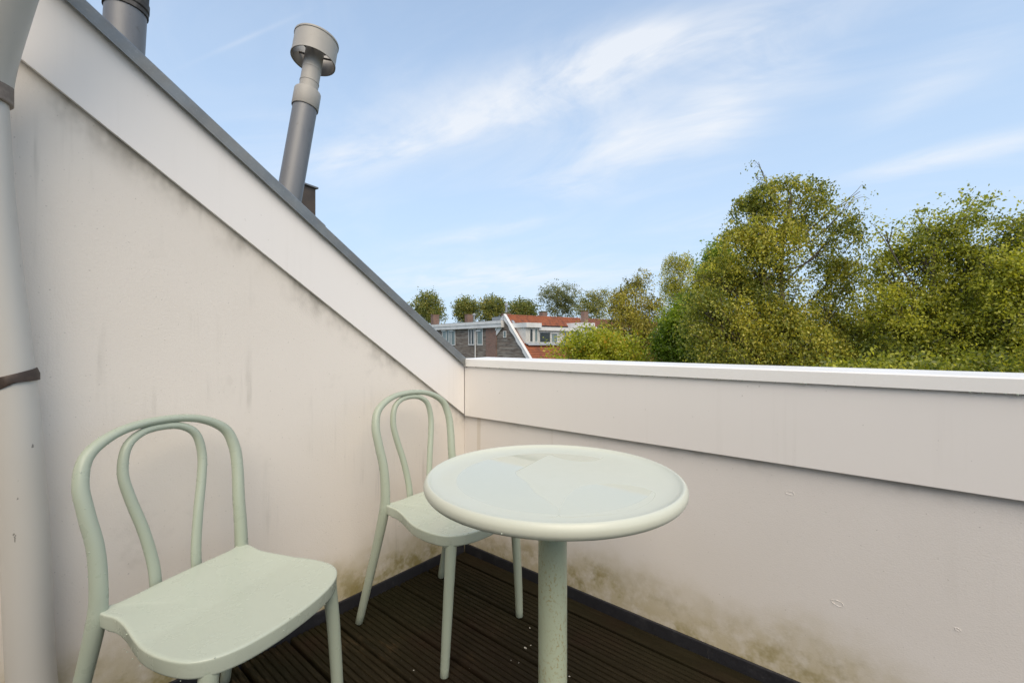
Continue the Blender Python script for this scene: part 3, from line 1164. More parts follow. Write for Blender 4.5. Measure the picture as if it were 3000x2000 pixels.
def window_box(parent, kind, x0, y0, x1, y1, plane, panes, fw=.06, mat='glass', fmat='white'):
    """window with frame bars as sub-parts; panes = pixel x of mullions, with a glass material each"""
    fn = px_p if kind == 'p' else px_q
    ua, za = fn(x0, y0, plane)
    ub, zb = fn(x1, y1, plane)
    ua, ub = min(ua, ub), max(ua, ub)
    z0, z1 = min(za, zb), max(za, zb)
    out = -AD if kind == 'p' else QD

    def pt(u, z, d):
        b = H(plane, u, z) if kind == 'p' else H(u, plane, z)
        return b + out * d
    mb = MB()
    mb.prism([pt(ua, z0, .012), pt(ub, z0, .012), pt(ub, z1, .012), pt(ua, z1, .012)], -out * .02)
    w = mb.build('window', M[mat], parent)
    cuts = [ua] + sorted(fn(x, (y0 + y1) / 2, plane)[0] for x in panes) + [ub]
    fr = MB()
    for (a, b, c, e) in ((ua - fw, ub + fw, z1, z1 + fw), (ua - fw, ub + fw, z0 - fw, z0), (ua - fw, ua, z0, z1), (ub, ub + fw, z0, z1)):
        fr.prism([pt(a, c, .045), pt(b, c, .045), pt(b, e, .045), pt(a, e, .045)], -out * .05)
    for u in cuts[1:-1]:
        fr.prism([pt(u - fw * .6, z0, .043), pt(u + fw * .6, z0, .043), pt(u + fw * .6, z1, .043), pt(u - fw * .6, z1, .043)], -out * .05)
    fr.build('frame', M[fmat], w)
    return w


# ---- corner house: boarded gable wall, flat-roofed side, tiled slope with dormer
hs = empty('corner_house', H(0, 0, GZ))
tag(hs, 'house with dark boarded gable, white bargeboard and orange tiled roof with wide dormer', 'house')
OFFH = H(0, 0, GZ)


MB_plain = MB


class HB(MB):
    def build(self, name, mat, parent=None, **k):
        base = parent
        while base is not None and base.parent is not None:
            base = base.parent
        off = np.array(base.location) if base is not None else np.zeros(3)
        self.v = [tuple(np.array(v) - off) for v in self.v]
        return MB_plain.build(self, name, mat, parent, **k)


MB_plain = MB
MB = HB                      # from here on shapes are given in world space and moved under their thing

qb_, zb_ = px_p(1555, 1052, 0)               # foot of the bargeboard seen over the parapet
zr = O3[2] - .12
slope = (zr - zb_) / qb_
Ls = math.hypot(1, slope)
drop = (1 / Ls, -slope / Ls)
eave = 6.6                                    # metres down the slope
qe, ze = drop[0] * eave, zr + drop[1] * eave
P_END = px_q(1700, 934, 0)[0]
q_l, _ = px_p(1240, 965, 0)
zf_top = px_p(1472, 938, -.3)[1]
zf_bot = px_p(1472, 958, -.3)[1]
# walls
mb = MB()
mb.prism([H(.10, qe - .3, GZ), H(.10, q_l, GZ), H(.10, q_l, zf_bot + .1), H(.10, -1.2, zf_bot + .1), H(.10, -.1, zr - .15), H(.10, .1, zr - .15), H(.10, qe - .3, ze - .1)], AD * (P_END - .2))
mb.build('wall', M['brick'], hs)
# cladding boards on the gable, each a course of its own, joined
mb = MB()
zz = px_p(1455, 1062, 0)[1] - 1.5
zt_ = zr - .35
rr = random.Random(12)
while zz < zt_:
    h = .135
    right = (zr - zz - h) / slope - .12
    left = q_l if zz + h < zf_bot + .02 else -(zr - zz - h) / slope * .8
    if right - left > .1:
        o_ = rr.uniform(0, .012)
        mb.prism([H(.02 - o_, left, zz), H(.02 - o_, right, zz), H(.055 - o_, right, zz + h + .012), H(.055 - o_, left, zz + h + .012)], AD * .04)
    zz += h
cb = mb.build('cladding_boards', M['boards'], hs)
cb['kind'] = 'stuff'
# brick pier
mb = MB()
qa, z1 = px_p(*c1(1320, 455), -.02)
qb2, _ = px_p(*c1(1553, 455), -.02)
mb.prism([H(-.06, qa, GZ), H(-.06, qb2, GZ), H(-.06, qb2, zf_bot + .02), H(-.06, qa, zf_bot + .02)], AD * .15)
mb.build('brick_pier', M['brick'], hs)
# flat roof edge, two stepped white boards
qr, _ = px_p(*c1(1660, 360), -.35)
for i, (za, zb2, pp) in enumerate(((zf_top, zf_top - (zf_top - zf_bot) * .46, -.42), (zf_top - (zf_top - zf_bot) * .47, zf_bot, -.36))):
    mb = MB()
    mb.prism([H(pp, q_l, zb2), H(pp, qr, zb2), H(pp, qr, za), H(pp, q_l, za)], AD * (.5 - i * .06))
    mb.build('fascia_board', M['white'], hs)
mb = MB()
mb.prism([H(-.40, q_l, zf_top + .004), H(-.40, qr - .05, zf_top + .004), H(-.40, qr - .05, zf_top + .03), H(-.40, q_l, zf_top + .03)], AD * 9)
mb.build('flat_roof', M['flat'], hs)
# white infill under the end of the flat roof
qa, _ = px_p(*c1(1552, 440), -.05)
qb3, _ = px_p(*c1(1690, 440), -.05)
_, zlo = px_p(*c1(1558, 620), -.05)
mb = MB()
mb.prism([H(-.10, qa, zf_bot), H(-.10, qb3, zf_bot), H(-.10, qa + .05, zlo), H(-.10, qa, zlo)], AD * .1)
mb.build('gusset_board', M['white'], hs)
# bargeboards with scalloped lower edge
mb = MB()
up, lo = [], []
nn = 44
for k in range(nn + 1):
    t = k / nn * (eave + .1)
    q, z = drop[0] * t, zr + .16 + drop[1] * t
    up.append((q, z))
    sc = .34 + .05 * math.sin(t / 1.55 * 2 * math.pi) + (.05 if (t % 1.55) < .22 else 0)
    lo.append((q - sc * -drop[1] * .98 * .8, z - sc * drop[0] * 1.0 - .12))
for k in range(nn):
    a, b = up[k], up[k + 1]
    c, e = lo[k + 1], lo[k]
    mb.prism([H(-.16, *a), H(-.16, *b), H(-.16, *c), H(-.16, *e)], AD * .05)
mb.build('bargeboard', M['white'], hs)
mb = MB()
mb.prism([H(-.20, 0, zr + .18), H(-.20, drop[0] * (eave + .1), zr + .18 + drop[1] * (eave + .1)), H(-.20, drop[0] * (eave + .1), zr + .10 + drop[1] * (eave + .1)), H(-.20, 0, zr + .10)], AD * .32)
mb.build('barge_cap', M['white'], hs)
mb = MB()
mb.prism([H(-.16, 0, zr + .16), H(-.16, 0, zr - .30), H(-.16, -1.5, zr - .30 - 1.5 * slope * .75), H(-.16, -1.5, zr + .14 - 1.5 * slope * .75)], AD * .05)
mb.build('bargeboard', M['white'], hs)
# lead capped ridge block left of the apex
xl, zl_ = px_p(*c1(1450, 225), .6)
xr_, zr_ = px_p(*c1(1720, 285), .6)
mb = MB()
mb.prism([H(.6, xl, zr_), H(.6, xr_ + .4, zr_), H(.6, xr_ + .4, zl_ + .05), H(.6, xl, zl_)], AD * 2.5)
mb.build('roof_kerb', M['lead'], hs)
# windows of the boarded wall
window_box(hs, 'p', 1297, 967, 1333, 1009, 0, (1308, 1316, 1322), .09, 'curtain')
window_box(hs, 'p', 1374.5, 965, 1388.5, 1008, 0, (1381,), .10)
window_box(hs, 'p', 1399, 965, 1413, 1008, 0, (), .10, 'curtain')
window_box(hs, 'p', 1476, 971, 1482.5, 987, 0, (), .06, 'curtain')
for xx in (1292.5, 1316.5, 1394.5):
    rect_p(MB(), xx, 967.0, xx + 12, 970.4, -.12, .16).build('vent_hood', M['white'], hs)
mb = MB()
q_, z_ = px_p(*c1(1080, 470), -.1)
mb.tube([H(-.10, q_, GZ), H(-.10, q_, z_)], [.06, .06], 10)
mb.build('rain_pipe', M['white'], hs)

# tiled slope
sill = px_q  # alias for clarity below
# dormer front plane: where its sill meets the slope
nrm = AD * 0 + QD * slope + UV
cst = slope * (QD @ O3g) + zr
Ps = onplane(1547, 1009, nrm, cst)
qd = pqz(Ps)[1]
sd = qd / drop[0]
pd0 = px_q(1544, 1000, qd)[0]
pd1 = px_q(1743, 1000, qd)[0]
qf_guess = qd
mb = MB()
s_top = (zr - px_q(1640, 957.5, qf_guess)[1]) / slope / drop[0] - .2
hole = [(pd0 - .05, P_END + 5, s_top + .1, sd + .12)]
tiles(mb, .05, P_END, .02, eave, (0, zr), drop, holes=hole, seed=3)
t_ = mb.build('roof_tiles', M['tile'], hs, recalc=False)
t_['kind'] = 'stuff'
mb = MB()
mb.prism([H(.1, .02, zr - .05), H(.1, drop[0] * eave, zr - .05 + drop[1] * eave), H(.1, drop[0] * eave, zr - .15 + drop[1] * eave), H(.1, .02, zr - .15)], AD * (P_END - .1))
mb.build('roof_deck', M['flat'], hs)
mb = MB()
k = 0.0
while k < P_END - .1:
    mb.tube([H(k, 0, zr + .02), H(k + .36, 0, zr + .035)], [.105, .12], 10)
    k += .33
t_ = mb.build('ridge_tiles', M['tile'], hs, recalc=False)
t_['kind'] = 'stuff'

dm = MB()
qf = qd
# body of the dormer: white cheeks and a front that carries the windows
p_a, z_top = px_q(1583, 957.5, qf)
zsill = px_q(1600, 1005, qf)[1]
p_b = px_q(1716, 965, qf)[0]
qtop = (zr - z_top) / slope


def dormer_box(parent, pa, pb, q, zb, zt, mat, name):
    mb = MB()
    qq = (zr - zt) / slope + .02
    qlow = (zr - zb) / slope
    mb.prism([H(pa, q, zb), H(pa, q, zt), H(pa, qq, zt), H(pa, min(q - .05, qlow), zb)], AD * (pb - pa))
    return mb.build(name, mat, parent)


dormer_box(hs, pd0 + .05, p_b, qf - .02, zsill, z_top - .05, M['offwhite'], 'dormer')
mb = rect_q(MB(), 1582, 957.5, 1713, 970.5, qf + .28, .0)
mb = MB()
rect_q(mb, 1580, 957.5, 1714, 970.5, qf + .28, 1.8)
mb.build('fascia_board', M['white'], hs)
# two small bays, one at each end
for (xa, xb, wins) in ((1544, 1586, ((1552.4, 1559.9), (1566.7, 1574.1))), (1710, 1742, ((1713.0, 1716.5), (1723.2, 1728.6)))):
    pa, zt2 = px_q(xa, 944.6, qf + .45)
    pb, _ = px_q(xb, 944.6, qf + .45)
    _, zb3 = px_q(xa, 958.5, qf + .45)
    mb = MB()
    mb.prism([H(pa - .1, qf + .50, zb3), H(pb, qf + .50, zb3), H(pb, qf + .50, zt2), H(pa - .1, qf + .50, zt2)], -QD * (qf + .5 - (zr - zt2) / slope))
    mb.build('fascia_board', M['white'], hs)
    dormer_box(hs, pa + .06, pb - .12, qf + .18, zsill, zb3 + .02, M['offwhite'], 'bay')
    for (wa, wb) in wins:
        window_box(hs, 'q', wa, 963.7, wb, 1000.2, qf + .18, (), .05, 'glass' if wa < 1560 else 'curtain')
window_box(hs, 'q', 1581, 973.5, 1611, 1002.2, qf, (), .07)
window_box(hs, 'q', 1616, 978, 1632, 1002.2, qf, (), .10, 'curtain')
window_box(hs, 'q', 1651, 974, 1667, 1002.2, qf, (), .07, 'curtain')
window_box(hs, 'q', 1674, 976, 1706, 1002.2, qf, (1690,), .07)
mb = MB()
rect_q(mb, 1614, 973.2, 1640, 976.6, qf + .10, .12)
mb.build('vent_hood', M['white'], hs)
mb = MB()
zA, zB = zsill - .02, zsill - .20
mb.prism([H(pd0 - .15, qf + .22, zsill + .015), H(p_b + .5, qf + .22, zsill + .015), H(p_b + .5, qf + .42, zsill - .20), H(pd0 - .15, qf + .42, zsill - .20)], UV * .02)
mb.build('lead_apron', M['lead'], hs)
mb = MB()
pa = pd0 - .30
mb.prism([H(pa, qf + .3, zsill - .12), H(pa + .32, qf + .3, zsill - .12), H(pa + .32, (zr - zt2) / slope, zt2 + .08), H(pa, (zr - zt2) / slope, zt2 + .08)], UV * .03 + QD * .03)
mb.build('lead_flashing', M['lead'], hs)


def chimney(x0, x1, y0, y1, depth, label, pot=False, moss=True, parent_name='chimney_stack'):
    """brick stack; pixel box at the given distance, its foot down inside the roof"""
    a = at(x0, y1, depth)
    b = at(x1, y1, depth)
    w = np.linalg.norm(b - a) * .82
    c = (a + b) / 2
    ztop = at(x0, y0, depth)[2]
    t = empty(parent_name, (c[0], c[1], a[2] - 1.0))
    tag(t, label, 'chimney', 'chimneys on the far roofs')
    yaw = math.atan2(AD[1], AD[0])
    t.rotation_euler = (0, 0, yaw)
    h = ztop - a[2] + 1.0
    MB_plain().box(-w / 2, w / 2, -w * .4, w * .4, 0, h - .10).build('stack', M['brick'], t)
    MB_plain().box(-w / 2 - .04, w / 2 + .04, -w * .4 - .04, w * .4 + .04, h - .099, h).build('capping', M['moss'] if moss else M['brick'], t, bevel=.03)
    if pot:
        MB_plain().lathe([(.10, h), (.10, h + .75), (.16, h + .76), (.16, h + .95), (.10, h + 1.05), (.02, h + 1.1)], 14).build('metal_flue', M['lead'], t, smooth=True)
    return t


chimney(1263, 1286, 922, 946, 58, 'plain brown brick chimney behind the far end of the flat roof', moss=False)
chimney(1362, 1385, 919, 938, 54, 'brown brick chimney rising beside a small roof vent', moss=True)
chimney(1470, 1497, 916, 930, 50, 'mossy chimney carrying a metal flue behind the gable peak', pot=True)
chimney(1580, 1603, 912, 934, 52, 'mossy brick chimney behind the middle of the orange ridge')
chimney(1702, 1723, 910, 946, 49.5, 'mossy brick chimney standing where the two tiled roofs meet')
v = at(1389, 934, 53)
t = empty('roof_vent', (v[0], v[1], v[2] - .2))
tag(t, 'small white mushroom vent on the flat roof', 'vent')
MB_plain().lathe([(.10, 0), (.10, .62), (.22, .64), (.22, .74), (.05, .86)], 14).build('stem', M['lead'], t, smooth=True)

# ---- terrace of houses going on to the right
h2 = empty('terraced_house', H(P_END + .2, 0, GZ))
tag(h2, 'brown-red tiled terrace with long white dormer, mostly hidden behind birches', 'house')
P2 = P_END + 44
zr2 = zr - .02
mb = MB()
mb.prism([H(P_END + .2, qe - .3, GZ), H(P_END + .2, -5, GZ), H(P_END + .2, -5, ze), H(P_END + .2, 0, zr2 - .15), H(P_END + .2, qe - .3, ze - .1)], AD * 44)
mb.build('wall', M['brick'], h2)
mb = MB()
tiles(mb, P_END + .25, P2, .02, eave, (0, zr2), drop, holes=[(P_END, P2 - 2, s_top + .3, sd + .1)], seed=9)
t_ = mb.build('roof_tiles', M['tile2'], h2, recalc=False)
t_['kind'] = 'stuff'
mb = MB()
k = P_END + .25
while k < P2:
    mb.tube([H(k, 0, zr2 + .02), H(k + .36, 0, zr2 + .035)], [.105, .12], 8)
    k += .33
t_ = mb.build('ridge_tiles', M['tile2'], h2, recalc=False)
t_['kind'] = 'stuff'
mb = MB()
mb.prism([H(P_END + .2, .02, zr2 - .05), H(P_END + .2, drop[0] * eave, zr2 - .05 + drop[1] * eave), H(P_END + .2, drop[0] * eave, zr2 - .15 + drop[1] * eave), H(P_END + .2, .02, zr2 - .15)], AD * 44)
mb.build('roof_deck', M['flat'], h2)
p2a = px_q(1733, 970, qf)[0]
_, zt4 = px_q(1745, 957, qf)
dormer_box(h2, max(p2a, P_END + .3), P2 - 2.5, qf - .02, zsill, zt4 - .1, M['offwhite'], 'dormer')
_, za4 = px_q(1745, 965, qf)
mb = MB()
mb.prism([H(p2a, qf + .25, za4), H(P2 - 2.3, qf + .25, za4), H(P2 - 2.3, qf + .25, zt4), H(p2a, qf + .25, zt4)], -QD * 1.7)
mb.build('fascia_board', M['white'], h2)
xx = 1737.0
ww = 8.2
i = 0
while xx < 1960:
    window_box(h2, 'q', xx, 967.5, xx + ww * 2.1, 991, qf, (xx + ww * (.55 if i == 0 else 1.05),), .10, 'curtain' if i % 2 else 'glass')
    xx += ww * 3.2
    i += 1
mb = MB()
mb.prism([H(P_END - .1, 0, zr + .12), H(P_END - .1, drop[0] * eave, zr + .12 + drop[1] * eave), H(P_END - .1, drop[0] * eave, zr + drop[1] * eave), H(P_END - .1, 0, zr)], AD * .35)
mb.build('party_wall_cap', M['white'], h2)
MB = MB_plain

# ------------------------------------------------------------------ trees
def leaf_mat(name, stops, trans=.48, rough=.36):
    m = Mat(name, stops[1][1], rough)
    at_ = m.node('ShaderNodeAttribute', attribute_name='tint')
    cr = m.node('ShaderNodeValToRGB')
    el = cr.color_ramp.elements
    el[0].position, el[0].color = stops[0][0], (*stops[0][1], 1)
    el[1].position, el[1].color = stops[-1][0], (*stops[-1][1], 1)
    for p_, c_ in stops[1:-1]:
        e_ = el.new(p_)
        e_.color = (*c_, 1)
    m.link(at_.outputs['Fac'], cr.inputs[0])
    m.link(cr.outputs[0], m.p.inputs['Base Color'])
    tr = m.node('ShaderNodeBsdfTranslucent')
    hs_ = m.node('ShaderNodeHueSaturation')
    hs_.inputs['Value'].default_value = 1.25
    hs_.inputs['Saturation'].default_value = 1.1
    m.link(cr.outputs[0], hs_.inputs['Color'])
    m.link(hs_.outputs[0], tr.inputs['Color'])
    mx = m.node('ShaderNodeMixShader')
    mx.inputs[0].default_value = trans
    m.link(m.p.outputs[0], mx.inputs[1])
    m.link(tr.outputs[0], mx.inputs[2])
    m.link(mx.outputs[0], m.t.nodes['Material Output'].inputs['Surface'])
    return m.m


LM = {
    'birch': leaf_mat('birch_leaf', [(0, (0.115, 0.142, 0.030)), (.45, (0.332, 0.350, 0.063)), (.8, (0.640, 0.543, 0.091)), (.95, (0.640, 0.620, 0.116)), (1, (0.640, 0.620, 0.086))]),
    'olive': leaf_mat('olive_birch_leaf', [(0, (0.126, 0.132, 0.030)), (.45, (0.366, 0.331, 0.067)), (.85, (0.640, 0.519, 0.105)), (1, (0.640, 0.620, 0.105))]),
    'green': leaf_mat('fresh_green_leaf', [(0, (0.119, 0.180, 0.022)), (.5, (0.231, 0.324, 0.036)), (1, (0.450, 0.504, 0.072))]),
    'shrub': leaf_mat('yellow_green_leaf', [(0, (0.216, 0.266, 0.032)), (.5, (0.476, 0.493, 0.057)), (.88, (0.620, 0.600, 0.089)), (.93, (0.620, 0.400, 0.066)), (1, (0.620, 0.373, 0.044))]),
    'right': leaf_mat('right_tree_leaf', [(0, (0.108, 0.137, 0.027)), (.45, (0.338, 0.360, 0.054)), (.85, (0.640, 0.597, 0.086)), (.97, (0.640, 0.620, 0.116)), (1, (0.640, 0.620, 0.086))]),
    'far': leaf_mat('far_tree_leaf', [(0, (0.120, 0.156, 0.050)), (.5, (0.269, 0.290, 0.078)), (1, (0.510, 0.425, 0.106))]),
    'fargrey': leaf_mat('far_tall_tree_leaf', [(0, (0.133, 0.153, 0.066)), (.5, (0.260, 0.276, 0.108)), (1, (0.432, 0.383, 0.128))]),
}
M['bark'] = simple('bark', (0.10, 0.085, 0.065), .9, (0.055, 0.045, 0.036), 8)
M['birch_bark'] = simple('birch_bark', (0.13, 0.105, 0.075), .8, (0.06, 0.048, 0.036), 5, .45, .6)


def leaf_cloud(name, cen, tints, size, mat, parent, rng, droop=.3, aspect=.62):
    """one mesh of many small folded leaves"""
    n = len(cen)
    ax = rng.normal(size=(n, 3))
    ax[:, 2] -= droop * 2
    ax /= np.linalg.norm(ax, axis=1)[:, None]
    sd_ = np.cross(ax, rng.normal(size=(n, 3)))
    sd_ /= np.linalg.norm(sd_, axis=1)[:, None] + 1e-9
    L = size * rng.uniform(.65, 1.35, n)[:, None]
    W_ = L * aspect * .5
    nm = np.cross(ax, sd_)
    v = np.empty((n, 4, 3))
    v[:, 0] = cen
    v[:, 1] = cen + ax * L * .48 + sd_ * W_ + nm * L * .10
    v[:, 2] = cen + ax * L
    v[:, 3] = cen + ax * L * .48 - sd_ * W_ + nm * L * .10
    me = bpy.data.meshes.new(name)
    me.vertices.add(n * 4)
    me.vertices.foreach_set('co', v.reshape(-1).astype(np.float32))
    me.loops.add(n * 4)
    me.loops.foreach_set('vertex_index', np.arange(n * 4, dtype=np.int32))
    me.polygons.add(n)
    me.polygons.foreach_set('loop_start', np.arange(0, n * 4, 4, dtype=np.int32))
    try:
        me.polygons.foreach_set('loop_total', np.full(n, 4, dtype=np.int32))
    except Exception:
        pass
    at_ = me.attributes.new('tint', 'FLOAT', 'FACE')
    at_.data.foreach_set('value', np.clip(tints, 0, 1).astype(np.float32))
    me.update(calc_edges=True)
    me.validate()
    return link_mesh(name, me, mat, parent)


def tree(name, label, blobs, depth, kind, n_spray, per, size, seed, trunk_px, weep=0.0, up=0.0, spray=.7, group=None, bark='bark', thick=.75, twigs=140, limb=1.0, tr=.16, wisp=.18, lump=.5):
    """crown from soft ellipsoids (x, y, half width, half height in the 2352-wide view, weight); trunk up from the ground"""
    rng = np.random.default_rng(seed)
    base_xy = at(trunk_px * K, HY, depth)
    root = empty(name, (base_xy[0], base_xy[1], GZ))
    tag(root, label, 'tree', group)
    off = np.array(root.location)
    sc = depth / F * K
    ww = np.array([b[4] * b[2] * b[3] for b in blobs], float)
    ww /= ww.sum()
    C_, T_ = [], []
    tips = []
    for bi, (bx_, by_, hw, hh, w_) in enumerate(blobs):
        n = max(4, int(n_spray * ww[bi]))
        doff = (bx_ * 7919 % 13) / 13 - .5
        cen = at(bx_ * K, by_ * K, depth + doff * thick * 1.2)
        rx, rz = hw * sc, hh * sc
        ry = min(max(rx, rz * .6), rx * 1.6) * thick
        u = rng.normal(size=(n, 3))
        u /= np.linalg.norm(u, axis=1)[:, None]
        rad = rng.uniform(0, 1, n) ** (1 / 2.1)
        far = rng.uniform(0, 1, n) < wisp
        rad = np.where(far, rad * rng.uniform(1.0, 1.38, n), rad)
        pos = cen + (u[:, :1] * RV * rx + u[:, 1:2] * DV * ry + u[:, 2:3] * UV * rz) * rad[:, None]
        # lumps: keep sprays in clumps so that gaps open between them
        f1 = np.sin(pos @ np.array([2.1, 1.3, 2.7]) * (.95 / max(spray, .4)) + seed) + np.sin(pos @ np.array([-1.7, 2.6, 1.9]) * (.9 / max(spray, .4)) + 2 * seed) + np.sin(pos @ np.array([1.2, -2.2, 3.1]) * (1.6 / max(spray, .4)))
        keep = f1 + rng.normal(0, .5, n) > (-.55 + lump * .9 if lump > 0 else -9)
        pos, u2 = pos[keep], u[keep]
        n = len(pos)
        if n == 0:
            continue
        tips.append((cen, pos))
        dirs = u2[:, :1] * RV + u2[:, 1:2] * DV + u2[:, 2:3] * UV
        dirs = dirs + rng.normal(0, .55, (n, 3)) + UV * up
        dirs /= np.linalg.norm(dirs, axis=1)[:, None]
        tsp = np.clip(.44 + (rng.random() - .5) * .40 + rng.normal(0, .22, n), 0, 1)
        Lsp = spray * rng.uniform(.5, 1.3, n)
        k = np.linspace(0, 1, per)
        for j in range(per):
            t = np.clip(k[j] + rng.uniform(-.5, .5, n) / per, 0, 1)
            p_ = pos + dirs * (Lsp * t * (1 - .5 * weep))[:, None] - UV * (Lsp * (t ** 1.4) * weep * 1.3)[:, None]
            p_ = p_ + rng.normal(0, size * .85 * (1 - .4 * weep), (n, 3))
            C_.append(p_)
            T_.append(tsp + rng.normal(0, .17, n))
    C_ = np.concatenate(C_)
    T_ = np.concatenate(T_)
    ok = C_[:, 2] > GZ + .3
    leaf_cloud('crown', C_[ok] - off, T_[ok], size, LM[kind], root, rng, droop=.25 + weep * .5)
    # trunk, limbs and twigs
    mb = MB()
    topz = max(c[2] for c, _ in tips) - GZ
    ctop = np.mean([c for c, _ in tips], axis=0) - off
    lowz = min(c[2] for c, _ in tips) - GZ
    h1 = topz * .92
    lean = ctop * np.array([1, 1, 0])
    tp = [np.array([0, 0, 0]), lean * .15 + UV * h1 * .3, lean * .45 + UV * h1 * .55, lean * .8 + UV * h1 * .8, lean + UV * h1]
    tp = [p + rng.normal(0, .10, 3) * (i > 0) for i, p in enumerate(tp)]
    TP = spline(tp, 6)
    nT = len(TP)
    mb.tube(TP, [tr * (1 - .9 * i / (nT - 1)) + .012 for i in range(nT)], 9)
    trunk = mb.build('trunk', M[bark], root, smooth=True)
    mb = MB()
    for cen, pos in tips:
        c = cen - off
        zt = max(.15, (c[2] - np.linalg.norm(c[:2] - lean[:2]) * .9 - .4) / h1)
        i = int(np.clip(zt, .12, .93) * (nT - 1))
        a = TP[i]
        mid = (a + c) / 2 + rng.normal(0, .12, 3) - UV * .1
        r0 = (tr * (1 - .9 * i / (nT - 1)) + .012) * .6 * limb
        sp_ = spline([a, mid, c], 5)
        mb.tube(sp_, [r0 * (1 - .75 * q / (len(sp_) - 1)) for q in range(len(sp_))], 6)
        m_ = max(3, int(twigs * len(pos) / max(1, sum(len(p) for _, p in tips))))
        for q in rng.choice(len(pos), min(m_, len(pos)), replace=False):
            e = pos[q] - off
            st = sp_[int(rng.integers(4, len(sp_)))]
            md = (st + e) / 2 + rng.normal(0, .07, 3) + UV * .06
            s2 = spline([st, md, e, e + (e - md) * .5 - UV * weep * spray * .4], 3)
            mb.tube(s2, [r0 * .28 * (1 - .85 * w / (len(s2) - 1)) + .0025 for w in range(len(s2))], 4, cap=False)
    mb.build('branches', M[bark], root, smooth=True)
    return root


FARG = 'trees behind the far roofs'
tree('round_tree', 'round dark green tree nearest the lower end of the zinc coping', [(982, 708, 32, 30, 1), (984, 690, 17, 20, .7), (962, 705, 14, 16, .5), (995, 722, 26, 18, .6)], 85, 'far', 954, 12, 0.325, 1, 982, spray=.8, group=FARG, thick=1.0, twigs=40, lump=.15, wisp=.4)
tree('round_tree', 'round green tree behind the chimney with the small white vent', [(1070, 715, 25, 26, 1), (1066, 699, 13, 14, .7), (1082, 706, 10, 12, .4)], 88, 'far', 771, 12, 0.325, 2, 1070, spray=.8, group=FARG, thick=1.0, twigs=40, lump=.15, wisp=.4)
tree('round_tree', 'round green tree behind the metal flue of the gable peak', [(1130, 713, 32, 27, 1), (1118, 700, 14, 14, .4), (1140, 697, 15, 14, .5)], 86, 'far', 954, 12, 0.325, 3, 1130, spray=.8, group=FARG, thick=1.0, twigs=40, lump=.15, wisp=.4)
tree('round_tree', 'lower domed green tree just right of the metal roof flue', [(1200, 716, 33, 24, 1), (1195, 703, 18, 12, .5)], 84, 'far', 844, 12, 0.325, 4, 1200, spray=.8, group=FARG, thick=1.0, twigs=40, lump=.15, wisp=.4)
tree('tall_tree', 'tall open grey-green tree rising above the orange ridge', [(1262, 672, 22, 17, .8), (1300, 675, 26, 20, .9), (1283, 700, 30, 26, 1), (1246, 688, 16, 9, .4), (1310, 705, 20, 22, .7), (1280, 660, 14, 9, .5)], 80, 'fargrey', 1054, 12, 0.260, 5, 1284, spray=.9, group=FARG, thick=1.0, twigs=90, wisp=.3)
tree('tall_tree', 'dark gappy tree behind the chimney where two roofs meet', [(1350, 690, 15, 14, .8), (1378, 685, 20, 16, .9), (1365, 712, 26, 18, 1), (1335, 712, 14, 12, .6)], 74, 'far', 816, 12, 0.236, 6, 1365, spray=.9, group=FARG, thick=1.0, twigs=80, wisp=.3)
NEARG = 'garden trees beyond the parapet'
tree('birch_tree', 'slender olive birch with feathery double top in front of the far roofs', [(1475, 640, 14, 24, .8), (1462, 662, 26, 22, .8), (1430, 680, 22, 26, .8), (1450, 725, 55, 50, 1.0), (1412, 740, 32, 36, .8), (1490, 745, 34, 50, .9), (1455, 800, 66, 48, .9), (1440, 645, 9, 14, .3), (1505, 690, 14, 26, .5)],
     25, 'olive', 4400, 13, 0.100, 7, 1455, weep=.55, spray=.75, group=NEARG, bark='birch_bark', tr=.09, wisp=.25)
tree('shrub_tree', 'low yellow-green tree with orange tinged leaves, in front of the orange roof', [(1345, 805, 46, 34, 1), (1395, 800, 42, 30, 1), (1300, 812, 28, 18, .7), (1430, 815, 36, 26, .8), (1352, 780, 20, 14, .5), (1330, 790, 16, 14, .4), (1400, 835, 90, 34, .8), (1266, 806, 13, 6, .25), (1448, 790, 12, 9, .25), (1285, 798, 12, 7, .25)],
     20, 'shrub', 2500, 14, 0.118, 8, 1370, up=.45, spray=.55, group=NEARG, tr=.08, wisp=.5, lump=.75)
tree('birch_tree', 'thin weeping birch standing behind the bright green tree', [(1545, 605, 20, 34, .8), (1575, 600, 18, 24, .6), (1550, 660, 28, 46, 1), (1560, 720, 34, 50, 1), (1580, 640, 18, 30, .6)],
     33, 'birch', 2040, 14, 0.106, 9, 1555, weep=.95, spray=1.3, group=NEARG, bark='birch_bark', tr=.10)
tree('green_tree', 'bright fresh green tree beside the drooping birches', [(1560, 745, 28, 34, .9), (1555, 795, 44, 40, 1), (1600, 780, 36, 50, .8), (1590, 700, 28, 26, .7), (1660, 585, 26, 24, .5), (1640, 640, 34, 40, .7)],
     19, 'green', 4000, 14, 0.118, 10, 1590, up=.25, spray=.5, group=NEARG, tr=.10)
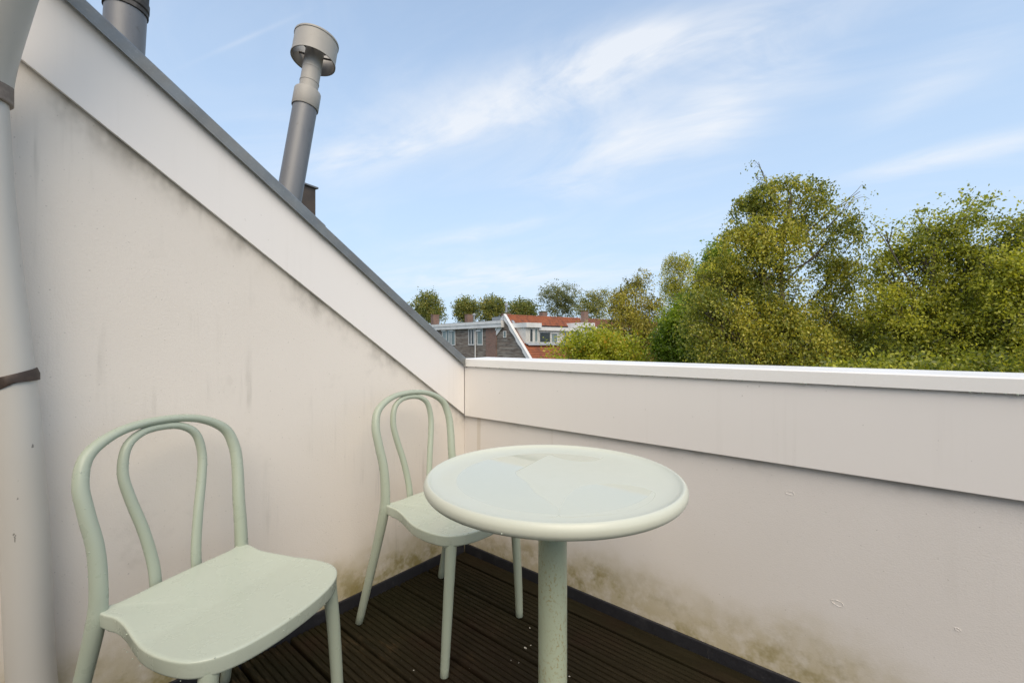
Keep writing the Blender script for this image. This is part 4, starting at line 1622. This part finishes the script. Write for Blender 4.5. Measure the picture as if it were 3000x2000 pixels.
tree('big_birch', 'tallest spreading birch with thin swaying top and drooping branches', [
    (1735, 405, 14, 32, .35), (1742, 372, 9, 10, .10), (1722, 480, 34, 40, .75), (1770, 455, 42, 38, .85), (1815, 430, 34, 30, .7), (1868, 440, 32, 30, .6), (1700, 545, 48, 40, .9), (1770, 540, 56, 46, 1.0),
    (1850, 505, 46, 42, .8), (1925, 520, 42, 44, .75), (1952, 470, 20, 14, .25), (1975, 440, 14, 22, .12), (1650, 640, 56, 52, .9), (1740, 640, 66, 60, 1.1), (1620, 720, 40, 60, .8), (1700, 740, 80, 66, 1.15), (1810, 720, 60, 70, 1.0),
    (1840, 800, 90, 60, 1.1), (1660, 810, 70, 60, 1.05), (1760, 800, 80, 60, 1.1), (1935, 610, 40, 50, .7), (1915, 700, 44, 60, .75), (1945, 790, 60, 60, .95), (1890, 580, 30, 40, .5)],
    14, 'birch', 13500, 14, 0.080, 11, 1790, weep=.62, spray=.62, group=NEARG, bark='birch_bark', tr=.15, twigs=420, thick=.8, wisp=.32, lump=.35)
tree('broad_tree', 'broad olive tree with upswept limbs between the tall birch and the hazy tree', [
    (2205, 500, 40, 40, .8), (2235, 470, 20, 20, .3), (2150, 530, 44, 36, .7), (2110, 505, 20, 20, .25), (2060, 570, 40, 36, .6), (2030, 540, 22, 22, .3), (2190, 570, 60, 50, .95), (2110, 600, 56, 50, .8), (2040, 640, 46, 46, .65),
    (2220, 640, 60, 60, 1), (2130, 690, 70, 60, 1), (2050, 730, 60, 60, .9), (2180, 770, 90, 66, 1.1), (2070, 810, 80, 56, 1.1), (2240, 800, 80, 60, 1.1)],
    12.5, 'right', 7000, 14, 0.078, 12, 2120, weep=.15, up=.25, spray=.5, group=NEARG, tr=.13, twigs=420, limb=1.3, wisp=.30, lump=.75)
tree('side_tree', 'leaning tree with dark outer twigs at the open end of the parapet', [
    (2330, 510, 36, 34, .8), (2290, 560, 36, 30, .7), (2370, 570, 60, 60, 1), (2270, 620, 36, 36, .6), (2340, 640, 60, 60, .9), (2400, 700, 80, 100, 1.0), (2310, 740, 70, 60, .9), (2350, 820, 90, 60, 1.1), (2440, 560, 70, 90, .8)],
    11.5, 'right', 6000, 14, 0.076, 13, 2400, weep=.1, up=.25, spray=.48, group=NEARG, tr=.13, twigs=320, limb=1.2, wisp=.30, lump=.75)
tree('hazy_tree', 'pale yellow-green tree filling the gap behind the leaning tree', [
    (2300, 650, 70, 40, .9), (2240, 700, 80, 60, 1), (2330, 720, 90, 70, 1), (2120, 760, 110, 60, 1), (2000, 770, 90, 60, 1), (2250, 800, 140, 60, 1.1), (2000, 690, 40, 40, .5), (2420, 660, 80, 70, .9)],
    18, 'olive', 6460, 13, 0.112, 14, 2220, weep=.2, spray=.6, group=NEARG, tr=.14, twigs=100)
tree('hedge_tree', 'dark olive bushy tree rising just behind the parapet cap', [
    (2330, 875, 90, 40, 1), (2220, 870, 90, 40, 1), (2080, 872, 90, 36, 1), (1950, 872, 70, 36, 1), (2440, 860, 90, 50, 1)],
    10.5, 'right', 4420, 13, 0.088, 15, 2060, weep=.1, spray=.5, group=NEARG, tr=.10, twigs=100)
